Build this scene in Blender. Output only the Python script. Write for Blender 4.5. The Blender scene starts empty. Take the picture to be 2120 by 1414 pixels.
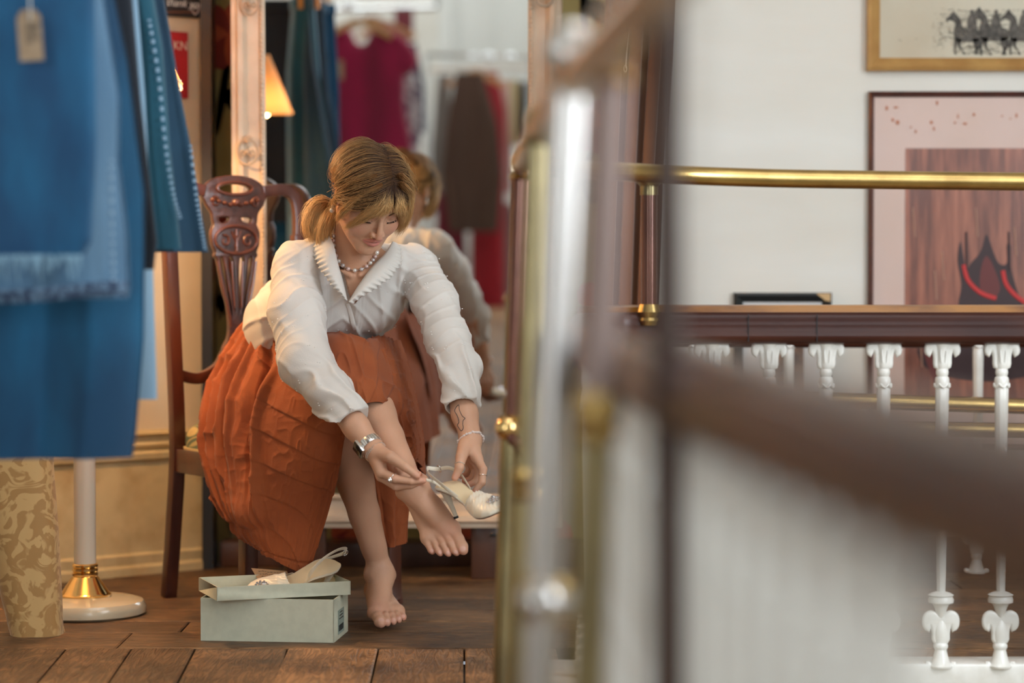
import bpy, bmesh, math, random
import numpy as np
from mathutils import Vector, Matrix, Euler, Quaternion
C = bpy.context.scene.collection
sc = bpy.context.scene
# ------------------------------------------------------------ camera
F_PX = 2120 * 85.0 / 36.0
HOR = 560.0
CAM_Z = 0.836
PITCH = math.atan((707 - HOR) / F_PX)
cam = bpy.data.cameras.new('camera')
cam.lens = 85.0; cam.sensor_width = 36.0; cam.clip_start = 0.05; cam.clip_end = 60
cam.dof.use_dof = True
cam.dof.focus_distance = 5.48
cam.dof.aperture_fstop = 1.75
camo = bpy.data.objects.new('camera', cam); C.objects.link(camo)
camo.location = (0, 0, CAM_Z)
camo.rotation_euler = (math.radians(90) - PITCH, 0, 0)
sc.camera = camo
sc.view_settings.view_transform = 'Standard'
sc.view_settings.look = 'None'
sc.view_settings.gamma = 1.0
sc.view_settings.exposure = 0.0
sc.view_settings.use_curve_mapping = False
# ------------------------------------------------------------ world, daylight and an added fill
w = bpy.data.worlds.new('world'); sc.world = w; w.use_nodes = True
bg = w.node_tree.nodes['Background']
bg.inputs[0].default_value = (0.78, 0.88, 1.0, 1); bg.inputs[1].default_value = 0.45
def area(name, loc, target, sx, sy, power, col):
    l = bpy.data.lights.new(name, 'AREA'); l.shape = 'RECTANGLE'; l.size = sx; l.size_y = sy
    l.energy = power; l.color = col
    o = bpy.data.objects.new(name, l); C.objects.link(o); o.location = loc
    d = Vector(target) - Vector(loc); o.rotation_euler = d.to_track_quat('-Z', 'Y').to_euler()
    return o
area('daylight_right', (2.95, 2.6, 1.75), (-0.6, 5.6, 0.8), 1.5, 2.0, 108, (0.86, 0.93, 1.0))
area('daylight_rear', (1.75, -2.2, 1.9), (-0.2, 5.6, 0.7), 1.3, 1.9, 42, (0.86, 0.94, 1.0))
area('daylight_rear_left', (-2.15, -2.35, 1.8), (0.3, 4.0, 0.5), 1.1, 1.9, 60, (0.86, 0.94, 1.0))
area('rear_wall_fill', (-0.4, -0.9, 3.0), (-0.4, -2.3, 1.0), 1.6, 1.2, 34, (0.93, 0.97, 1.0))  # added fill to brighten the rear wall; no opening in the ceiling here
area('skylight', (0.7, 3.6, 2.98), (0.5, 3.9, 0.0), 1.8, 1.8, 30, (0.95, 0.97, 1.0))
# ------------------------------------------------------------ helpers
def V(*a): return Vector(a)
def P(px, py, d):
    """point of the place seen at a pixel of the 2120x1414 frame, d metres into the room"""
    u = (px - 1060) / F_PX; v = (707 - py) / F_PX
    cp, sp = math.cos(PITCH), math.sin(PITCH)
    dr = Vector((u, cp + v * sp, -sp + v * cp))
    t = d / dr.y
    return Vector((dr.x * t, d, CAM_Z + dr.z * t))
# mirror plane (leans forward by a little over two degrees)
MIR_TILT = math.radians(2.2)
MIR_P = Vector((0, 6.50, 1.0)); MIR_N = Vector((0, -math.cos(MIR_TILT), -math.sin(MIR_TILT)))
def RV(px, py, D):
    """real point whose mirror image is seen at that pixel, D metres along the folded path"""
    p = P(px, py, D)
    return p - 2 * (p - MIR_P).dot(MIR_N) * MIR_N
def tag(o, label=None, cat=None, group=None, kind=None):
    if label: o['label'] = label
    if cat: o['category'] = cat
    if group: o['group'] = group
    if kind: o['kind'] = kind
    return o
def empty(name, loc=(0, 0, 0), label=None, cat=None, group=None):
    o = bpy.data.objects.new(name, None); C.objects.link(o); o.location = loc; o.empty_display_size = 0.05
    return tag(o, label, cat, group)
def finish(name, me, m, parent=None, smooth=True):
    if m is not None:
        for mm in (m if isinstance(m, (list, tuple)) else [m]): me.materials.append(mm)
    if smooth:
        me.shade_smooth()
    o = bpy.data.objects.new(name, me); C.objects.link(o)
    if parent is not None:
        o.parent = parent; o.matrix_parent_inverse = Matrix.Translation(parent.location).inverted()
    return o
class MB:
    def __init__(s): s.v = []; s.f = []; s.m = []
    def add(s, vs, fs, mi=0):
        b = len(s.v); s.v.extend([tuple(v) for v in vs]); s.f.extend([tuple(i + b for i in f) for f in fs]); s.m.extend([mi] * len(fs)); return s
    def box(s, c, size, R=None, mi=0):
        R = R or Matrix.Identity(3); c = Vector(c); hx, hy, hz = [a / 2 for a in size]
        vs = [c + R @ Vector((x * hx, y * hy, z * hz)) for x in (-1, 1) for y in (-1, 1) for z in (-1, 1)]
        return s.add(vs, [(0, 1, 3, 2), (4, 6, 7, 5), (0, 4, 5, 1), (2, 3, 7, 6), (0, 2, 6, 4), (1, 5, 7, 3)], mi)
    def tube(s, pts, r, n=12, closed=False, flat=None, mi=0, up=None, caps=True):
        """swept tube; r number or list; flat=(a,b) squashes the section"""
        pts = [Vector(p) for p in pts]; N = len(pts)
        rs = r if isinstance(r, (list, tuple)) else [r] * N
        vs = []; u = None
        for i, p in enumerate(pts):
            if closed: t = (pts[(i + 1) % N] - pts[i - 1])
            else: t = pts[min(i + 1, N - 1)] - pts[max(i - 1, 0)]
            t = t.normalized() if t.length > 1e-9 else Vector((0, 0, 1))
            if u is None:
                u = Vector(up) if up is not None else (Vector((0, 0, 1)) if abs(t.z) < .9 else Vector((1, 0, 0)))
            if up is not None: u = Vector(up)
            u = (u - t * u.dot(t)); u = u.normalized() if u.length > 1e-6 else t.orthogonal().normalized()
            w_ = t.cross(u)
            a, b = flat if flat else (1, 1)
            for k in range(n):
                an = 2 * math.pi * k / n
                vs.append(p + (w_ * math.cos(an) * a + u * math.sin(an) * b) * rs[i])
        fs = []
        for i in range(N if closed else N - 1):
            j = (i + 1) % N
            for k in range(n):
                l = (k + 1) % n
                fs.append((i * n + k, i * n + l, j * n + l, j * n + k))
        if not closed and caps:
            fs.append(tuple(reversed(range(n)))); fs.append(tuple((N - 1) * n + k for k in range(n)))
        return s.add(vs, fs, mi)
    def sweep(s, pts, prof, up=(0, 0, 1), closed=False, mi=0, caps=True):
        """sweep a closed 2-D profile [(side, up)] along pts"""
        pts = [Vector(p) for p in pts]; N = len(pts); n = len(prof); vs = []
        for i, p in enumerate(pts):
            t = (pts[(i + 1) % N] - pts[i - 1]) if closed else (pts[min(i + 1, N - 1)] - pts[max(i - 1, 0)])
            t.normalize(); u = Vector(up); u = (u - t * u.dot(t)).normalized(); sd = t.cross(u)
            for a, b in prof: vs.append(p + sd * a + u * b)
        fs = []
        for i in range(N if closed else N - 1):
            j = (i + 1) % N
            for k in range(n):
                l = (k + 1) % n; fs.append((i * n + k, i * n + l, j * n + l, j * n + k))
        if not closed and caps:
            fs.append(tuple(reversed(range(n)))); fs.append(tuple((N - 1) * n + k for k in range(n)))
        return s.add(vs, fs, mi)
    def lathe(s, prof, c=(0, 0, 0), n=24, R=None, mi=0, sx=1, sy=1):
        """prof [(r, z)] turned round z"""
        R = R or Matrix.Identity(3); c = Vector(c); vs = []
        for r, z in prof:
            for k in range(n):
                a = 2 * math.pi * k / n
                vs.append(c + R @ Vector((r * math.cos(a) * sx, r * math.sin(a) * sy, z)))
        fs = []
        for i in range(len(prof) - 1):
            for k in range(n):
                l = (k + 1) % n; fs.append((i * n + k, i * n + l, (i + 1) * n + l, (i + 1) * n + k))
        fs.append(tuple(reversed(range(n)))); fs.append(tuple((len(prof) - 1) * n + k for k in range(n)))
        return s.add(vs, fs, mi)
    def ball(s, c, r, n=12, R=None, mi=0):
        rr = r if isinstance(r, (list, tuple)) else (r, r, r); R = R or Matrix.Identity(3); c = Vector(c)
        vs = []; m = max(4, n // 2)
        for i in range(m + 1):
            th = math.pi * i / m
            for k in range(n):
                a = 2 * math.pi * k / n
                vs.append(c + R @ Vector((rr[0] * math.sin(th) * math.cos(a), rr[1] * math.sin(th) * math.sin(a), rr[2] * math.cos(th))))
        fs = [(i * n + k, (i + 1) * n + k, (i + 1) * n + (k + 1) % n, i * n + (k + 1) % n) for i in range(m) for k in range(n)]
        return s.add(vs, fs, mi)
    def build(s, name, m, parent=None, smooth=True, bevel=0, angle=35):
        me = bpy.data.meshes.new(name); me.from_pydata(s.v, [], s.f); me.update()
        if any(s.m): me.polygons.foreach_set('material_index', s.m)
        bm = bmesh.new(); bm.from_mesh(me)
        bmesh.ops.remove_doubles(bm, verts=bm.verts, dist=1e-6)
        if bevel:
            es = [e for e in bm.edges if len(e.link_faces) == 2 and e.calc_face_angle(0) > math.radians(angle)]
            if es: bmesh.ops.bevel(bm, geom=es, offset=bevel, segments=2, affect='EDGES', profile=.6, clamp_overlap=True)
        bmesh.ops.recalc_face_normals(bm, faces=bm.faces)
        bm.to_mesh(me); bm.free()
        o = finish(name, me, m, parent, smooth)
        if smooth: me.set_sharp_from_angle(angle=math.radians(angle if not bevel else 50))
        return o
def grid_mesh(G, closed_u=False):
    """G[i][j] points -> verts, quads"""
    R_, K = len(G), len(G[0]); vs = [p for row in G for p in row]; fs = []
    for i in range(R_ - 1):
        for j in range(K if closed_u else K - 1):
            l = (j + 1) % K; fs.append((i * K + j, i * K + l, (i + 1) * K + l, (i + 1) * K + j))
    return vs, fs
def shape(polys, depth, bev=0.0, res=2):
    """flat filled shape with holes in the xz plane, thickness along y; returns a mesh"""
    cu = bpy.data.curves.new('s', 'CURVE'); cu.dimensions = '2D'; cu.fill_mode = 'BOTH'
    cu.extrude = max(depth / 2 - bev, 1e-5); cu.bevel_depth = bev; cu.bevel_resolution = res
    for pl in polys:
        sp = cu.splines.new('POLY'); sp.points.add(len(pl) - 1); sp.use_cyclic_u = True
        for i, (x, y) in enumerate(pl): sp.points[i].co = (x, y, 0, 1)
    o = bpy.data.objects.new('s', cu); C.objects.link(o)
    bpy.context.view_layer.update()
    dg = bpy.context.evaluated_depsgraph_get()
    me = bpy.data.meshes.new_from_object(o.evaluated_get(dg))
    bpy.data.objects.remove(o); bpy.data.curves.remove(cu)
    me.transform(Matrix.Rotation(math.pi / 2, 4, 'X'))
    me.materials.clear()
    return me
def shape_mb(mb, polys, depth, bev, M4, mi=0):
    me = shape(polys, depth, bev)
    mb.add([M4 @ v.co for v in me.vertices], [tuple(p.vertices) for p in me.polygons], mi)
    bpy.data.meshes.remove(me)
def text_mb(mb, body, size, M4, extrude=.0006, mi=0, shear=0):
    cu = bpy.data.curves.new('t', 'FONT'); cu.body = body; cu.size = size; cu.extrude = extrude; cu.shear = shear; cu.resolution_u = 3
    o = bpy.data.objects.new('t', cu); C.objects.link(o); bpy.context.view_layer.update()
    me = bpy.data.meshes.new_from_object(o.evaluated_get(bpy.context.evaluated_depsgraph_get()))
    bpy.data.objects.remove(o); bpy.data.curves.remove(cu)
    me.transform(Matrix.Rotation(math.pi / 2, 4, 'X'))
    mb.add([M4 @ v.co for v in me.vertices], [tuple(p.vertices) for p in me.polygons], mi)
    bpy.data.meshes.remove(me)
def ell(cx, cy, rx, ry, n=28, a0=0, a1=2 * math.pi, rot=0):
    out = []
    for k in range(n):
        a = a0 + (a1 - a0) * k / (n if abs(a1 - a0 - 2 * math.pi) < 1e-6 else n - 1)
        x, y = rx * math.cos(a), ry * math.sin(a)
        out.append((cx + x * math.cos(rot) - y * math.sin(rot), cy + x * math.sin(rot) + y * math.cos(rot)))
    return out
def smooth_path(pts, n=8, closed=False):
    """Catmull-Rom through points"""
    pts = [Vector(p) for p in pts]; N = len(pts); out = []
    rng = range(N if closed else N - 1)
    for i in rng:
        if closed: a, b, c, d = pts[i - 1], pts[i], pts[(i + 1) % N], pts[(i + 2) % N]
        else: a, b, c, d = pts[max(i - 1, 0)], pts[i], pts[i + 1], pts[min(i + 2, N - 1)]
        for k in range(n):
            t = k / n
            out.append(.5 * ((2 * b) + (c - a) * t + (2 * a - 5 * b + 4 * c - d) * t * t + (3 * b - a - 3 * c + d) * t ** 3))
    if not closed: out.append(pts[-1])
    return out
def sp2(pts, n=6, closed=True):
    return [(p.x, p.y) for p in smooth_path([(x, y, 0) for x, y in pts], n, closed)]
def frame(x, y, z, o=(0, 0, 0)):
    m = Matrix((x, y, z)).transposed().to_4x4(); m.translation = Vector(o); return m
# ------------------------------------------------------------ materials
def mat(name, col, rough=.5, metal=0, col2=None, scale=8, detail=4, stretch=(1, 1, 1), bump=0, bscale=None, bstretch=None,
        coat=0, sheen=0, sss=0, emit=None, estr=0, mixpos=(.35, .65), trans=0, ior=1.45, attr=None, spec=.5, alpha=1):
    m = bpy.data.materials.new(name); m.use_nodes = True; nt = m.node_tree; N, L = nt.nodes, nt.links
    b = N['Principled BSDF']
    b.inputs['Roughness'].default_value = rough; b.inputs['Metallic'].default_value = metal
    b.inputs['Base Color'].default_value = (*col, 1); b.inputs['Coat Weight'].default_value = coat
    b.inputs['Coat Roughness'].default_value = .15
    b.inputs['Sheen Weight'].default_value = sheen; b.inputs['Subsurface Weight'].default_value = sss
    b.inputs['Subsurface Radius'].default_value = (.8, .3, .2); b.inputs['Subsurface Scale'].default_value = .01
    b.inputs['Transmission Weight'].default_value = trans; b.inputs['IOR'].default_value = ior
    b.inputs['Specular IOR Level'].default_value = spec
    if emit: b.inputs['Emission Color'].default_value = (*emit, 1); b.inputs['Emission Strength'].default_value = estr
    tc = N.new('ShaderNodeTexCoord')
    src = None
    if col2:
        mp = N.new('ShaderNodeMapping'); mp.inputs['Scale'].default_value = stretch; L.new(tc.outputs['Object'], mp.inputs[0])
        nz = N.new('ShaderNodeTexNoise'); nz.inputs['Scale'].default_value = scale; nz.inputs['Detail'].default_value = detail
        L.new(mp.outputs[0], nz.inputs['Vector'])
        cr = N.new('ShaderNodeValToRGB'); cr.color_ramp.elements[0].position = mixpos[0]; cr.color_ramp.elements[1].position = mixpos[1]
        cr.color_ramp.elements[0].color = (*col, 1); cr.color_ramp.elements[1].color = (*col2, 1)
        L.new(nz.outputs[0], cr.inputs[0]); src = cr.outputs[0]
    if attr:
        at = N.new('ShaderNodeAttribute'); at.attribute_name = attr
        if src is not None:
            mx = N.new('ShaderNodeMix'); mx.data_type = 'RGBA'; mx.blend_type = 'MULTIPLY'; mx.inputs[0].default_value = 1
            L.new(src, mx.inputs[6]); L.new(at.outputs['Color'], mx.inputs[7]); src = mx.outputs[2]
        else: src = at.outputs['Color']
    if src is not None: L.new(src, b.inputs['Base Color'])
    if bump:
        mp = N.new('ShaderNodeMapping'); mp.inputs['Scale'].default_value = bstretch or stretch; L.new(tc.outputs['Object'], mp.inputs[0])
        nz = N.new('ShaderNodeTexNoise'); nz.inputs['Scale'].default_value = bscale or scale; nz.inputs['Detail'].default_value = 5
        L.new(mp.outputs[0], nz.inputs['Vector'])
        bp = N.new('ShaderNodeBump'); bp.inputs['Strength'].default_value = 1.0; bp.inputs['Distance'].default_value = bump
        L.new(nz.outputs[0], bp.inputs['Height']); L.new(bp.outputs[0], b.inputs['Normal'])
    return m
def denim(name, col, col2, bump=.0012):
    m = mat(name, col, .88, col2=col2, scale=5, detail=6, stretch=(1.3, 1.3, .45), sheen=.25, mixpos=(.38, .66))
    nt = m.node_tree; N, L = nt.nodes, nt.links; b = N['Principled BSDF']
    tc = N.new('ShaderNodeTexCoord'); wv = N.new('ShaderNodeTexWave'); wv.inputs['Scale'].default_value = 300; wv.inputs['Distortion'].default_value = .6
    wv.bands_direction = 'DIAGONAL'; L.new(tc.outputs['Object'], wv.inputs[0])
    bp = N.new('ShaderNodeBump'); bp.inputs['Distance'].default_value = bump; bp.inputs['Strength'].default_value = .5
    L.new(wv.outputs[1], bp.inputs['Height']); L.new(bp.outputs[0], b.inputs['Normal'])
    return m
M = {}
M['brass'] = mat('brass', (.62, .43, .16), .27, 1, col2=(.45, .30, .11), scale=14, detail=6)
M['brass_old'] = mat('aged_brass', (.40, .33, .17), .3, 1, col2=(.27, .22, .12), scale=9, detail=6)
M['gold'] = mat('polished_brass', (.86, .58, .24), .15, 1)
M['silver'] = mat('silver', (.82, .81, .80), .18, 1)
M['steel'] = mat('brushed_steel', (.62, .60, .58), .28, 1)
M['chrome'] = mat('chrome', (.8, .82, .84), .1, 1)
M['mahogany'] = mat('mahogany', (.030, .008, .006), .3, col2=(.070, .020, .011), scale=9, detail=8, stretch=(.25, 1, 1), spec=.28)
M['mahogany_worn'] = mat('worn_mahogany', (.36, .15, .03), .28, col2=(.12, .035, .012), scale=14, detail=8, stretch=(.3, 1, 1), coat=.6, mixpos=(.42, .60))
M['copper'] = mat('copper_tube', (.22, .085, .055), .22, .55, col2=(.13, .045, .03), scale=8, coat=.5)
M['dark_wood'] = mat('dark_wood', (.055, .022, .013), .4, col2=(.10, .04, .022), scale=10, stretch=(1, 1, .2), coat=.3)
M['chair_wood'] = mat('chair_wood', (.050, .010, .005), .32, col2=(.095, .022, .009), scale=14, detail=7, stretch=(1, 1, .25), coat=.45, bump=.0003)
M['chair_carved'] = mat('carved_wood', (.085, .026, .018), .33, col2=(.038, .012, .009), scale=26, detail=6, coat=.5, bump=.0012, bscale=60)
M['white_paint'] = mat('white_paint', (.82, .81, .77), .28, col2=(.74, .72, .67), scale=30, coat=.4, bump=.0005, bscale=70)
M['cream_frame'] = mat('cream_frame', (.70, .56, .42), .55, col2=(.60, .45, .32), scale=12, detail=6, bump=.0006, bscale=60)
M['wall_cream'] = mat('wall_cream', (.68, .58, .42), .75, col2=(.60, .49, .33), scale=3, detail=6, bump=.003, bscale=7)
M['skirting'] = mat('skirting_paint', (.62, .50, .28), .5, col2=(.36, .24, .10), scale=8, detail=8, mixpos=(.45, .8), bump=.002, bscale=30)
M['wall_white'] = mat('wall_white', (.80, .79, .74), .8, col2=(.74, .71, .64), scale=2, detail=4, stretch=(.5, 1, 2.0), bump=.001, bscale=20)
M['black'] = mat('black', (.012, .012, .014), .45)
M['paper'] = mat('paper', (.66, .60, .48), .8, col2=(.60, .52, .40), scale=8)
M['ink'] = mat('ink', (.06, .055, .05), .8, col2=(.16, .14, .12), scale=60)
M['kraft'] = mat('kraft_card', (.36, .26, .17), .85, col2=(.30, .21, .13), scale=50)
M['grey_tube'] = mat('grey_tube', (.42, .43, .42), .55)
# ============================================================ THE ROOM
def struct(o): o['kind'] = 'structure'; return o
def colour_attr(me, cols, dom='CORNER'):
    """cols: one rgb per face"""
    a = me.color_attributes.new('Col', 'FLOAT_COLOR', 'CORNER'); arr = np.ones((len(me.loops), 4), np.float32)
    li = 0
    for p, c in zip(me.polygons, cols):
        arr[p.loop_start:p.loop_start + p.loop_total, :3] = c
    a.data.foreach_set('color', arr.ravel())
def vert_colour(me, rgb):
    a = me.color_attributes.new('Col', 'FLOAT_COLOR', 'POINT'); arr = np.ones((len(me.vertices), 4), np.float32); arr[:, :3] = rgb
    a.data.foreach_set('color', arr.ravel())
rnd = random.Random(4)
# ---- floor: old boards with gaps, all one mesh
def floor_material():
    m = mat('floor_boards', (1, 1, 1), .5, attr='Col', coat=.0)
    nt = m.node_tree; N, L = nt.nodes, nt.links; b = N['Principled BSDF']
    at = [n for n in N if n.type == 'ATTRIBUTE'][0]
    tc = N.new('ShaderNodeTexCoord')
    uv = N.new('ShaderNodeUVMap'); uv.uv_map = 'UVMap'
    mp = N.new('ShaderNodeMapping'); mp.inputs['Scale'].default_value = (1.2, 9, 1); L.new(uv.outputs[0], mp.inputs[0])
    n1 = N.new('ShaderNodeTexNoise'); n1.inputs['Scale'].default_value = 4; n1.inputs['Detail'].default_value = 3; n1.inputs['Distortion'].default_value = .6
    L.new(mp.outputs[0], n1.inputs['Vector'])
    ma = N.new('ShaderNodeMath'); ma.operation = 'MULTIPLY'; ma.inputs[1].default_value = 46; L.new(n1.outputs[0], ma.inputs[0])
    si = N.new('ShaderNodeMath'); si.operation = 'SINE'; L.new(ma.outputs[0], si.inputs[0])
    r1 = N.new('ShaderNodeMapRange'); r1.inputs[1].default_value = -1; r1.inputs[2].default_value = 1; r1.inputs[3].default_value = .62; r1.inputs[4].default_value = 1.1
    L.new(si.outputs[0], r1.inputs[0])
    n2 = N.new('ShaderNodeTexNoise'); n2.inputs['Scale'].default_value = 5; n2.inputs['Detail'].default_value = 9; n2.inputs['Roughness'].default_value = .7
    L.new(tc.outputs['Object'], n2.inputs['Vector'])
    r2 = N.new('ShaderNodeValToRGB'); r2.color_ramp.elements[0].position = .36; r2.color_ramp.elements[1].position = .62
    r2.color_ramp.elements[0].color = (.34, .30, .28, 1); r2.color_ramp.elements[1].color = (1.15, 1.1, 1.0, 1); L.new(n2.outputs[0], r2.inputs[0])
    mx = N.new('ShaderNodeMix'); mx.data_type = 'RGBA'; mx.blend_type = 'MULTIPLY'; mx.inputs[0].default_value = 1
    L.new(at.outputs['Color'], mx.inputs[6]); L.new(r1.outputs[0], mx.inputs[7])
    mx2 = N.new('ShaderNodeMix'); mx2.data_type = 'RGBA'; mx2.blend_type = 'MULTIPLY'; mx2.inputs[0].default_value = 1
    L.new(mx.outputs[2], mx2.inputs[6]); L.new(r2.outputs[0], mx2.inputs[7]); L.new(mx2.outputs[2], b.inputs['Base Color'])
    bp = N.new('ShaderNodeBump'); bp.inputs['Distance'].default_value = .0016; L.new(n2.outputs[0], bp.inputs['Height'])
    bp2 = N.new('ShaderNodeBump'); bp2.inputs['Distance'].default_value = .0007; L.new(si.outputs[0], bp2.inputs['Height']); L.new(bp.outputs[0], bp2.inputs['Normal'])
    L.new(bp2.outputs[0], b.inputs['Normal'])
    r3 = N.new('ShaderNodeMapRange'); r3.inputs[3].default_value = .35; r3.inputs[4].default_value = .7; L.new(n2.outputs[0], r3.inputs[0]); L.new(r3.outputs[0], b.inputs['Roughness'])
    return m
def boards():
    vs, fs, cols, uvs = [], [], [], []
    def board(x0, x1, y0, y1, col, along, z=0, th=.03, sk=0):
        g = .0022; e = .004
        x0 += g; x1 -= g; y0 += g; y1 -= g
        b = len(vs); ou, ov = rnd.uniform(0, 50), rnd.uniform(0, 50)
        q = [(x0, y0), (x1, y0), (x1, y1), (x0, y1)]
        q = [(x + sk * (y - 5.3), y) for x, y in q]
        ins = [(x0 + e, y0 + e), (x1 - e, y0 + e), (x1 - e, y1 - e), (x0 + e, y1 - e)]
        ins = [(x + sk * (y - 5.3), y) for x, y in ins]
        dz = rnd.uniform(-.0012, .0012) + z
        vs.extend([(x, y, dz - th) for x, y in q]); vs.extend([(x, y, dz - e * .5) for x, y in q]); vs.extend([(x, y, dz) for x, y in ins])
        ff = [(b + 8, b + 9, b + 10, b + 11)] + [(b + 4 + k, b + 4 + (k + 1) % 4, b + 8 + (k + 1) % 4, b + 8 + k) for k in range(4)] + \
             [(b + k, b + (k + 1) % 4, b + 4 + (k + 1) % 4, b + 4 + k) for k in range(4)]
        fs.extend(ff); cols.extend([col] * 9)
        P4 = [q[k % 4] for k in range(12)]
        for f in ff:
            for i in f:
                x, y = P4[i - b]; uvs.append((x + ou, y + ov) if along == 'x' else (y + ou, x + ov))
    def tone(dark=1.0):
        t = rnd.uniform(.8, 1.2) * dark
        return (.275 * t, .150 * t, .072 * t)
    # boards running away from the camera
    xs = [-2.9, -2.7, -2.5, -2.3, -2.1, -1.9, -1.7, -1.5, -1.3, -1.13, -.985, -.84, -.70, -.496, -.295, -.105, .10]
    for a, b_ in zip(xs[:-1], xs[1:]):
        y = 5.33
        while y > -2.6:
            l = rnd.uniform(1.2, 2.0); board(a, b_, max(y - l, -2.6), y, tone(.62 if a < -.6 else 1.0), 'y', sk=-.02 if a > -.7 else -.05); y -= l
    # boards laid across
    y = 5.33
    for wd in (.24, .17, .19, .22, .2, .2, .2, .25):
        x = -2.9
        while x < 3.2:
            l = rnd.uniform(.9, 1.6); l = min(l, 3.2 - x)
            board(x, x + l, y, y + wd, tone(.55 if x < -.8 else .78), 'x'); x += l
        y += wd
    x = 2.55                                            # landing on the far side of the stairwell
    while x < 3.2:
        board(x, min(x + .2, 3.2), -2.6, 5.33, tone(), 'y'); x += .2
    x = .14
    while x < 2.55:
        l = min(1.2, 2.55 - x); board(x, x + l, 5.1, 5.33, tone(), 'x'); x += l
    me = bpy.data.meshes.new('floor'); me.from_pydata(vs, [], fs); me.update()
    colour_attr(me, cols)
    uvl = me.uv_layers.new(name='UVMap'); uvl.data.foreach_set('uv', np.array(uvs, np.float32).ravel())
    o = finish('floor', me, floor_material(), None, False); struct(o)
    s = MB(); s.box((-1.4, 1.35, -.07), (3.05, 7.95, .07)); s.box((1.65, 5.9, -.07), (3.1, 1.64, .07)); s.box((2.9, 1.35, -.07), (.7, 7.9, .07))
    struct(s.build('trim_underfloor', M['black'], None, False))
boards()
# ---- walls
W0 = V(-.86, 6.78, 0); WD = V(-.77, -.64, 0).normalized(); WN = V(-.64, .77, 0).normalized()    # WN points behind the wall
def slab(name, a, b, z0, z1, th, m, side, parent=None):
    a, b = V(*a), V(*b); d = (b - a).normalized(); n = V(-d.y, d.x, 0) * side
    mb = MB(); c = (a + b) / 2 + n * th / 2; R = Matrix((d, n, V(0, 0, 1))).transposed()
    mb.box((c.x, c.y, (z0 + z1) / 2), ((b - a).length, th, z1 - z0), R); return mb.build(name, m, parent, False)
WE = W0 + WD * 2.6
struct(slab('wall_left', tuple(W0), tuple(WE), 0, 3.1, .12, M['wall_cream'], -1))
struct(slab('wall_side', (WE.x, WE.y, 0), (WE.x, -2.6, 0), 0, 3.1, .12, M['wall_white'], -1))
struct(slab('wall_right', (.40, 6.72, 0), (3.2, 6.72, 0), 0, 3.1, .12, M['wall_white'], 1))
struct(slab('wall_window_side', (3.2, -2.6, 0), (3.2, 6.8, 0), -2.6, 3.1, .12, M['wall_white'], -1))
struct(slab('wall_rear', (-2.9, -2.6, 0), (3.2, -2.6, 0), -2.6, 3.1, .12, M['wall_white'], -1))
mb = MB(); mb.box((.1, 2.1, 3.16), (6.6, 9.8, .1)); struct(mb.build('ceiling', M['wall_white'], None, False))
mb = MB(); mb.box((1.3, 1.3, -2.66), (3.8, 8.0, .1)); struct(mb.build('floor_lower', M['wall_cream'], None, False))
mb = MB(); mb.box((1.35, 5.115, -1.3), (2.5, .04, 2.4)); mb.box((.14, 1.3, -1.3), (.04, 7.7, 2.4)); struct(mb.build('wall_stairwell', M['wall_cream'], None, False))
mb = MB(); mb.box((1.36, 5.09, -.012), (2.44, .10, .05)); mb.box((.125, 1.3, -.012), (.10, 7.6, .05)); mb.box((2.56, 1.3, -.012), (.1, 7.6, .05))
struct(mb.build('trim_stairwell_kerb', M['white_paint'], None, True, .006))
# floral wall behind the mirror: pattern is inside the one mesh
def floral():
    mb = MB(); y = 6.92
    mb.box((-.2, y + .05, 1.55), (1.32, .1, 3.1), mi=0)
    rg = random.Random(11)
    def petal(cx, cz, a, l, w_, mi, lift):
        n = 10; pts = []
        for k in range(n):
            t = 2 * math.pi * k / n
            px = l * .5 + l * .5 * math.cos(t); pz = w_ * math.sin(t) * (1 + .25 * math.cos(t))
            pts.append((cx + px * math.cos(a) - pz * math.sin(a), y - .0006 * lift - .001, cz + px * math.sin(a) + pz * math.cos(a)))
        mb.add(pts, [tuple(reversed(range(n)))], mi)
    for (cx, cz) in [(-.80, 1.50), (-.79, .93), (-.83, .25), (-.6, 2.2), (.30, .75), (.27, 1.25), (.2, 1.75), (-.15, .12), (-.45, .10), (.1, .06), (-.2, 2.3), (.3, 2.4)]:
        for k in range(9):
            petal(cx + rg.uniform(-.01, .01), cz + rg.uniform(-.01, .01), k * .7 + rg.uniform(-.2, .2), rg.uniform(.07, .12), rg.uniform(.028, .042), 1 if k % 3 else 2, 2 + k)
        for k in range(3):
            a = rg.uniform(-2.4, -.7); petal(cx, cz, a, rg.uniform(.2, .3), .012, 3, 1)
            petal(cx + .15 * math.cos(a), cz + .15 * math.sin(a), a + 1, .10, .03, 3, 1)
    o = mb.build('wall_back', [mat('olive_wall', (.36, .28, .10), .7, col2=(.28, .21, .07), scale=5), mat('flower_red', (.36, .05, .02), .7, col2=(.44, .09, .03), scale=25),
                               mat('flower_deep', (.22, .02, .012), .7), mat('leaf_brown', (.14, .10, .035), .7)], None, False)
    struct(o)
floral()
# black strip put in for the shade of the gap by the left wall
mb = MB(); c = W0 + WD * -.012 + V(0, 0, 1.55); mb.box(c, (.03, .10, 3.1)); struct(mb.build('gap_shade_strip', M['black'], None, False))
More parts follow.
